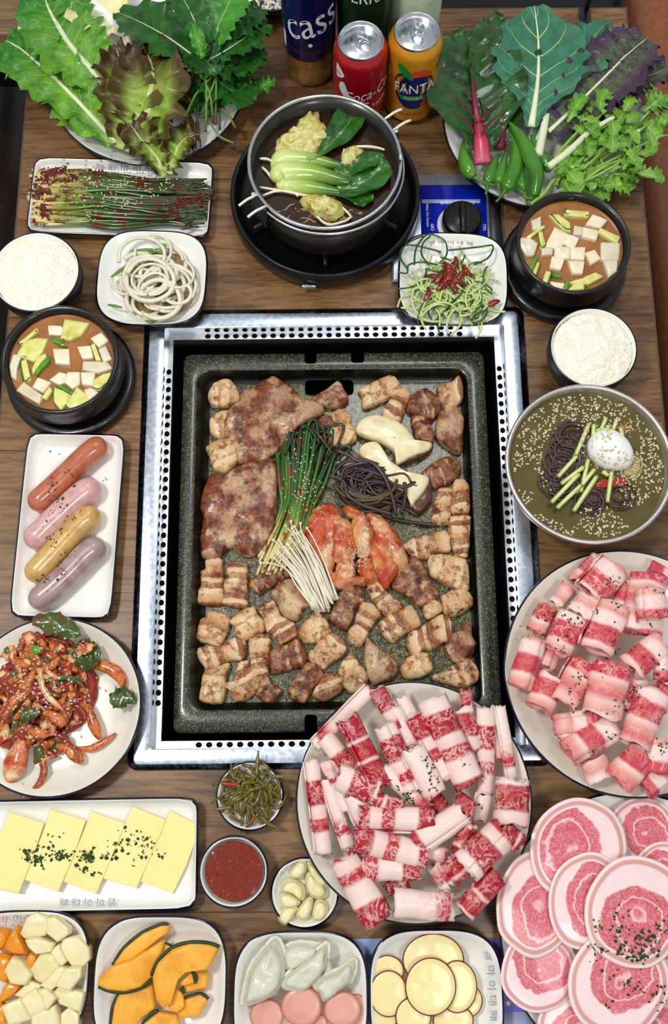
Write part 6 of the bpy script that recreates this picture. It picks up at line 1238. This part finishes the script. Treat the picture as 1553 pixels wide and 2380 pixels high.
# ---------------- round pork slices, lower right ----------------
c = Vector((W(1478, 2165, .024).x, W(1478, 2165, .024).y, 0)); rimmed('dinner_plate', 'large white plate with navy rim under the round pork slices at the bottom right', 'plate', c, .142, .142, .024, base=.7)
def rnd_slice(lab, cx, cy, rx, ry, z, rot=0, dome=.002):
    P = []; sd = random.random()*9
    for k in range(22):
        a_ = 2*pi*k/22; q = 1+.07*noise.noise(Vector((cos(a_)*1.5, sin(a_)*1.5, sd))); x, y = rx*q*cos(a_), ry*q*sin(a_)
        P.append(Q('H', cx+x*cos(rot)-y*sin(rot), cy+x*sin(rot)+y*cos(rot), z))
    ce = sum(P, Vector())/len(P); C = cr(P, 3, True); n = len(C); RV = []; UV = []; ro = random.random()*6.28
    for s, h in ((.97, 0), (.995, .0003), (1, .0012), (.98, .0020), (.8, .0022), (.6, .0022), (.4, .0022), (.2, .0022), (.02, .0022)):
        r_ = []
        for j, p in enumerate(C):
            q = ce+(p-ce)*s; wv = dome*(noise.noise(Vector((q.x*22, q.y*22, sd)))); r_.append(q+Vector((0, 0, h+wv))); a_ = 2*pi*j/n+ro; UV.append((.5+.5*s*cos(a_), .5+.5*s*sin(a_)))
        RV.append(r_)
    V, F = rings(RV, True, True, True); return mk('pork_round', (V, F, UV), ROUND, None, lab, 'pork')
for k, a_ in enumerate((('round pork slice at the upper right, under the others', 1330,360,300,320), ('round pork slice at the right picture edge', 1530,720,300,290), ('round pork slice cut off at the lower right corner', 1530,1750,330,380), ('round pork slice at the bottom edge', 780,1990,330,330),
  ('round pork slice at the lower left over the placemat', 450,1530,325,370), ('round pork slice at the far left beside the beef plate', 420,960,340,460), ('large round pork slice at the top left of the fan', 770,480,415,440), ('round pork slice in the middle partly under the herb covered one', 860,930,345,420),
  ('large round pork slice at the bottom with scattered herbs', 1120,1640,430,470), ('herb covered round pork slice on top of the pile', 1270,1020,440,490))):
    rnd_slice(a_[0], *a_[1:], .026+.0032*k if k > 0 else .0265, rot=.1)
dp = Drop(); pts = []
for x, y, n in ((1100,1030,8),(1120,1170,14),(1280,1230,26),(1380,1230,26),(1230,1380,26),(1310,1400,20),(1100,1330,12),(950,1330,16),(960,1120,6),(1460,1150,10),(1510,1110,8),(1410,1320,20),(1040,1530,8),(1300,1640,10),(1470,1690,10),(1180,1640,8),(1040,1840,4),(1500,1800,8),(1380,1780,6),(870,1440,2),(1220,1050,3),(1480,950,3)):
    for _ in range(n): p = Q('H', x+random.gauss(0, 38), y+random.gauss(0, 38), .05); pts.append((p.x, p.y, 0))
mk('parsley_flakes', flakes(dp(pts), .0021), HERB, None, 'dried parsley flakes on the round pork slices', 'herbs', kind='stuff')
# ---------------- garlic, paste, seasoned stems ----------------
GARL = M('peeled_garlic', ['ecdfa0', 'f6ecc0'], 40, .3, .05, coat=.4, sss=.0)
for lab, pts in (('garlic clove at the top of the small dish', [(950,1270),(1000,1190),(1060,1140),(1115,1150),(1110,1240),(1050,1310),(980,1310)]), ('slim garlic clove half under the beef plate', [(1120,1160),(1170,1170),(1250,1270),(1320,1360),(1290,1400),(1210,1350),(1140,1250)]),
  ('large garlic clove right of centre in the small dish', [(1100,1340),(1130,1250),(1190,1300),(1300,1390),(1310,1480),(1220,1510),(1130,1450)]), ('large garlic clove left of centre in the small dish', [(860,1390),(920,1320),(1020,1325),(1100,1400),(1100,1500),(1060,1520),(980,1460),(880,1430)]),
  ('garlic clove at the lower left of the small dish', [(850,1500),(890,1450),(980,1470),(1055,1530),(1020,1580),(900,1590)]), ('cut garlic clove lying on the lower left rim', [(840,1700),(880,1600),(960,1565),(1035,1590),(1000,1660),(920,1765)]),
  ('garlic clove standing at the bottom middle of the small dish', [(1010,1650),(1060,1560),(1130,1490),(1175,1500),(1170,1600),(1120,1700),(1050,1710)]), ('cut garlic clove at the bottom right of the small dish', [(1165,1650),(1190,1540),(1250,1505),(1315,1550),(1310,1660),(1250,1720),(1180,1710)])):
    t = blob(QL('S3', pts, .012), .011, .35, .0004, 60, 4, z=.008, edge=.25, side=.9); mk('garlic_clove', t, GARL, None, lab, 'garlic')
c, r = SSC; RVp = []
for s in (1, .9, .7, .45, .2, .05):
    RVp.append([(c.x+(r-.0065)*s*cos(2*pi*j/56), c.y+(r-.0065)*s*sin(2*pi*j/56), .020+(1-s*s)*.0015+.0009*noise.noise(Vector((s*cos(2*pi*j/56)*9, s*sin(2*pi*j/56)*9, 1)))) for j in range(56)])
mk('red_paste', rings(RVp, True, False, True), M('chilli_paste', ['7a1406', 'b03412', '92200a', 'd2622c'], 240, .16, 1, bd=.006, coat=.8), None, 'coarse dark red chilli paste filling the small bowl', 'sauce')
SGM = M('seasoned_stem', ['4a4208', '706418', '5a4e10'], 60, .28, .3, coat=.5)
for i in range(70):
    q = sqrt(random.random()); th = random.random()*6.28; cx = 580+cos(th)*q*240; cy = 510+sin(th)*q*260; z = .014+.016*(1-q)+random.uniform(0, .004)
    a_ = random.gauss(-1.0, .9); L = random.uniform(180, 330); b = random.uniform(-90, 90)
    mk('seasoned_garlic_scape', tube([Q('S3', cx-cos(a_)*L*.5, cy-sin(a_)*L*.5, z-.003), Q('S3', cx+b*sin(a_), cy-b*cos(a_), z+.002), Q('S3', cx+cos(a_)*L*.5, cy+sin(a_)*L*.5, z-.002)], [.0010, .0020, .0012], 6, 5, .7, .1), SGM, None, 'olive green seasoned stem heaped in the small dish', 'vegetable', 'seasoned stems in the small dish')
for lab, pts in (('long seasoned stem pointing up over the steel frame', [(640,330),(650,200),(655,100)]), ('seasoned stems sticking out to the lower right of the small dish', [(700,740),(760,800),(830,825)]), ('seasoned stem sticking out to the right rim of the small dish', [(780,350),(880,350),(930,375)]), ('seasoned stem sticking out at the left rim of the small dish', [(400,640),(320,650),(250,660)])):
    mk('seasoned_garlic_scape', tube(QL('S3', pts, .028), [.0022, .002, .001], 6, 5, .7, .3), SGM, None, lab, 'vegetable')
mk('red_pepper_sliver', tube(QL('S3', [(300,410),(390,420),(490,430)], .026), [.0015, .0026, .001], 6, 4, .6), M('red_pepper', ['8c1c0c', 'b83018'], 90, .3, .2), None, 'red pepper sliver at the left of the seasoned stems', 'pepper')
mk('red_pepper_sliver', tube(QL('S3', [(540,820),(600,760),(620,700)], .022), [.0008, .0014, .001], 6, 4, .6), bpy.data.materials['red_pepper'], None, 'thin red pepper sliver at the front of the seasoned stems', 'pepper')
# ---------------- bottom dishes ----------------
PIN = M('pineapple', ['e8d696', 'f4e8b8', 'e0cc84'], 22, .3, .25, bd=.0015, coat=.5, sss=.0); ORA = M('orange_flesh', ['e8860c', 'f4a626'], 60, .25, .5, coat=.6); ORP = M('orange_peel', ['e0780c', 'f08c1c'], 200, .4, .3)
for k, (lab, pts) in enumerate((('pineapple chunk at the top of the fruit dish', [(140,200),(180,100),(240,60),(320,90),(330,140),(300,210),(180,240)]), ('pineapple chunk right of the topmost one', [(325,100),(380,90),(460,160),(460,200),(390,250),(320,190)]), ('pineapple chunk below the top pair', [(190,240),(260,220),(370,260),(350,310),(260,330),(210,280)]),
 ('big pineapple chunk at the right rim', [(400,300),(430,240),(520,225),(590,300),(595,370),(550,420),(480,410)]), ('pineapple chunk left of the big right one', [(345,320),(400,270),(450,380),(420,410),(380,380)]), ('pineapple chunk at the left over the oranges', [(50,440),(100,355),(160,380),(220,465),(180,530),(90,520)]),
 ('large pineapple chunk in the middle of the dish', [(205,440),(290,310),(370,350),(400,420),(290,530),(240,510)]), ('pineapple chunk right of the large middle one', [(280,540),(400,420),(455,430),(430,510),(350,570)]), ('pineapple chunk at the lower right of the middle', [(390,540),(450,425),(555,420),(550,480),(480,570)]),
 ('pineapple chunk in the lower left middle', [(100,610),(200,520),(275,550),(250,590),(150,630)]), ('pineapple chunk in the lower centre', [(150,640),(240,565),(320,640),(300,720),(200,750)]), ('pineapple chunk below the centre', [(265,570),(330,560),(385,620),(330,700),(310,640)]),
 ('large pineapple chunk at the lower right', [(360,600),(400,555),(555,600),(530,720),(400,670)]), ('ribbed pineapple chunk at the bottom edge', [(220,750),(370,680),(400,810),(230,830)]), ('pineapple chunk at the bottom left', [(30,680),(150,630),(220,760),(80,800)]), ('small pineapple chunk at the bottom right edge', [(410,740),(460,700),(525,740),(520,820),(410,820)]))):
    mk('pineapple_chunk', blob(QL('F7', pts, .03), .015, .05, .0010, 70, 3, z=.016+.004*(k % 3), edge=.06, sharp=.1, grow=1.1, side=1.0), PIN, None, lab, 'pineapple')
for k, (lab, pts) in enumerate((('orange wedge at the upper left of the fruit dish', [(10,300),(60,190),(105,150),(140,240),(180,350),(90,350)]), ('orange wedge at the left edge', [(-60,180),(40,180),(30,290),(-60,330)]), ('peeled orange wedge below the top ones', [(-40,350),(80,360),(60,460),(40,540),(-40,500)]), ('orange wedge with peel at the lower left', [(-30,680),(40,520),(140,540),(90,620)]), ('orange piece at the bottom left edge', [(-30,700),(20,680),(40,800),(-30,830)]), ('orange piece between the pineapple chunks', [(190,330),(250,350),(210,440),(170,400)]))):
    t = mk('orange_wedge', blob(QL('F7', pts, .028), .012, .3, .0012, 90, 3, z=.014, edge=.2), ORA, None, lab, 'orange')
PUM = M('pumpkin_flesh', ['e89a1c', 'f6b43a', 'f0a022'], 35, .4, .2, pos=[.35, .5, .68]); PSK = M('pumpkin_skin', ['14240c', '2c4a1c'], 80, .4, .2)
for k, (lab, pts, sk, z) in enumerate((('pumpkin wedge with pointed top at the upper left', [(750,420),(830,300),(950,200),(1080,145),(1130,145),(1130,190),(1070,230),(950,330),(860,390)], [(755,410),(830,295),(950,195),(1080,140),(1125,145)], .016),
 ('broad pumpkin wedge with an orange crack in the left middle', [(650,510),(740,420),(870,380),(1095,240),(1090,330),(1030,480),(940,560),(830,590),(720,580),(660,550)], [(660,555),(740,585),(840,590),(950,555),(1040,480),(1090,350)], .022),
 ('long curved pumpkin wedge on top at the right', [(1015,490),(1050,400),(1150,300),(1280,262),(1400,270),(1465,295),(1390,440),(1270,440),(1190,510),(1160,580),(1140,680),(1080,700),(1040,640)], [(1015,480),(1060,380),(1160,290),(1280,258),(1400,265),(1465,290)], .030),
 ('large pumpkin wedge at the lower left', [(740,820),(760,680),(800,590),(1020,540),(1040,700),(960,760),(900,830),(820,860)], [(740,820),(755,690),(795,600)], .015),
 ('pumpkin wedge at the bottom centre', [(950,810),(1060,720),(1180,740),(1200,830),(1100,880),(980,870)], [(955,805),(1010,740),(1060,715)], .017), ('pumpkin wedge at the lower right with green skin', [(1180,740),(1230,640),(1340,605),(1390,640),(1330,750),(1220,770)], [(1230,635),(1340,603),(1392,640)], .016),
 ('pumpkin wedge under the curved one at the right', [(1215,550),(1290,450),(1390,470),(1385,560),(1270,590),(1230,600)], [(1290,450),(1310,490),(1300,540)], .014), ('short pumpkin block in the centre right', [(1190,540),(1280,450),(1300,530),(1230,550)], [(1280,450),(1310,490),(1300,530)], .020), ('pumpkin wedge tip in the lower middle', [(1120,700),(1180,570),(1220,600),(1235,690),(1180,735)], [(1215,560),(1230,600)], .022), ('dark skinned wedge piece behind the pair in the middle', [(1080,330),(1100,270),(1150,290),(1110,350)], [(1100,268),(1150,288)], .016))):
    t = mk('pumpkin_wedge', blob(QL('F7', pts, z+.008), .009, .1, .0008, 70, 4, z=z, edge=.05, sharp=.12, side=1.0), PUM, None, lab, 'pumpkin')
    mk('dark_skin', tube(QL('F7', sk, z+.006), .0021, 7, 4, 1.3), PSK, t)
DUM = M('dumpling_skin', ['c6c6ac', 'e2e0cc', 'd0cfb8'], 30, .3, .25, bd=.002, coat=.4, sss=.0)
for k, (lab, pts, z, h) in enumerate((('dumpling at the left standing on edge, with a crimped rim', [(75,400),(80,330),(120,200),(190,110),(230,65),(265,90),(290,200),(270,310),(200,370),(110,405)], .018, .018),
 ('dumpling at the back of the dish', [(275,130),(340,90),(440,95),(470,110),(430,160),(330,220),(290,230)], .016, .014), ('pale dumpling running diagonally in the middle', [(255,300),(340,210),(430,140),(500,90),(490,200),(440,280),(350,340)], .022, .014), ('greenish dumpling at the right', [(430,310),(480,260),(560,220),(635,170),(625,260),(560,330),(480,385),(460,340)], .020, .014), ('dumpling corner under the right one', [(500,130),(520,200),(530,230),(480,250),(480,200)], .014, .01))):
    P = QL('F8', pts, z+h*.5); t = mk('dumpling', blob(P, h, .5, .003, 70, 4, z=z, edge=.22), DUM, None, lab, 'dumpling')
    C = cr(P, 4, True); n = len(C); cc = sum(C, Vector())/n
    if k < 4: mk('crimped_edge', tube([p+(p-cc).normalized()*(.0006+.0008*(j % 2))+Vector((0, 0, .001*(j % 2))) for j, p in enumerate(C[:int(n*.6)])], .0022, 6, 1, .6), DUM, t)
PS = M('pink_sausage_slice', ['dc9a84', 'e8ac98'], 50, .35, .1, coat=.3); PSD = M('sausage_rim', ['b86a4c', 'cc8060'], 60, .35, .1)
def slc(fr, mat, rmat, lab, cx, cy, rx, ry, z, h, nm, cat, rot=0, rim='rim', rr=.0009):
    P = [Q(fr, cx+rx*cos(a_)*cos(rot)-ry*sin(a_)*sin(rot), cy+rx*cos(a_)*sin(rot)+ry*sin(a_)*cos(rot), z+h) for a_ in [2*pi*k/14 for k in range(14)]]
    t = mk(nm, blob(P, h, .05, .0003, 60, 3, z=z, edge=.04, side=1.0), mat, None, lab, cat)
    C = cr(P, 3, True); mk(rim, tube([Vector((p.x, p.y, z+h*.75)) for p in C+[C[0]]], rr, 6, 1, 1.2), rmat, t); return t
for lab, a_ in (('pink sausage slice at the left', (195,455,82,80,.018)), ('pink sausage slice right under the right one', (640,440,70,90,.016)), ('pink sausage slice at the bottom edge between the two', (440,500,60,55,.018)), ('large tilted pink sausage slice in the middle', (368,410,98,96,.026)), ('pink sausage slice at the right', (575,425,90,86,.025))):
    slc('F8', PS, PSD, lab+' of the dumpling dish', *a_, .005, 'sausage_slice', 'sausage')
POT_ = M('potato_flesh', ['f0dc8c', 'f8eab0'], 16, .4, .08, coat=.2); PRS = M('red_potato_skin', ['5c0f1c', '8a2030'], 90, .4, .1)
for lab, a_ in (('potato slice at the far right of the potato dish', (1195,380,80,85,.015)), ('potato slice at the bottom right edge of the potato dish', (1130,480,100,80,.018)), ('large potato slice at the back of the potato dish', (1030,175,152,130,.019)), ('potato slice peeking out at the upper left of the potato dish', (800,230,80,76,.016)), ('potato slice at the right below the top ones', (1150,310,98,130,.021)), ('potato slice at the bottom left edge of the potato dish', (780,460,75,60,.018)),
  ('potato slice at the left of the potato dish', (805,345,93,115,.022)), ('potato slice at the bottom middle of the potato dish', (930,460,88,96,.024)), ('front potato slice with red skin on top of the others', (1017,310,126,144,.028))):
    slc('F8', POT_, PRS, lab, *a_, .003, 'potato_slice', 'potato', rr=.0007)
# ---------------- placemat ----------------
def m_mat():
    s = NT('blue_placemat_print'); sx = s.n('ShaderNodeSeparateXYZ'); s.l(s.tc.outputs['Object'], sx.inputs[0])
    col = s.ramp(s.math('MULTIPLY', s.math('ADD', sx.outputs['X'], .12), 4), [(0, '6a9ed8'), (.45, '8ab4e6'), (.62, 'a6c0ee'), (.75, '8a7ad0'), (.95, '6a5ab8')])
    return s.fin(col, .5)
a = W(812, 2182, 0); b = W(1250, 2500, 0)
pm = thing('placemat', (a.x, a.y, 0), 'blue and violet printed paper placemat under the potato dish and dumpling dish', 'placemat')
mk('paper', boxw(a.x, b.x, b.y, a.y, .0001, .0006), m_mat(), pm, smooth=False)
PB = M('printed_dark_blue', '1c3a6e', rough=.5)
text('한돈제육-1', W(858, 2222, .0007), .0085, PB, pm, pi); text('공깃밥', W(860, 2240, .0007), .0085, PB, pm, pi); text('1인분', W(856, 2276, .0007), .008, PB, pm, pi)
V_ = W(1195, 2352, .0007); mk('pale_panel', boxw(V_.x-.03, V_.x+.03, V_.y-.04, V_.y, .0006, .0008), M('pale_blue_print2', 'bcc8ee', rough=.5), pm)
for x, y in ((1182, 2332), (1190, 2308), (1196, 2322)):
    p = W(x, y, .0008); mk('printed_star', ([(p.x+(.0035 if k % 2 == 0 else .0015)*cos(pi/2+k*pi/5), p.y+(.0035 if k % 2 == 0 else .0015)*sin(pi/2+k*pi/5), .0008) for k in range(10)], [tuple(range(10))]), PRW, pm, smooth=False)
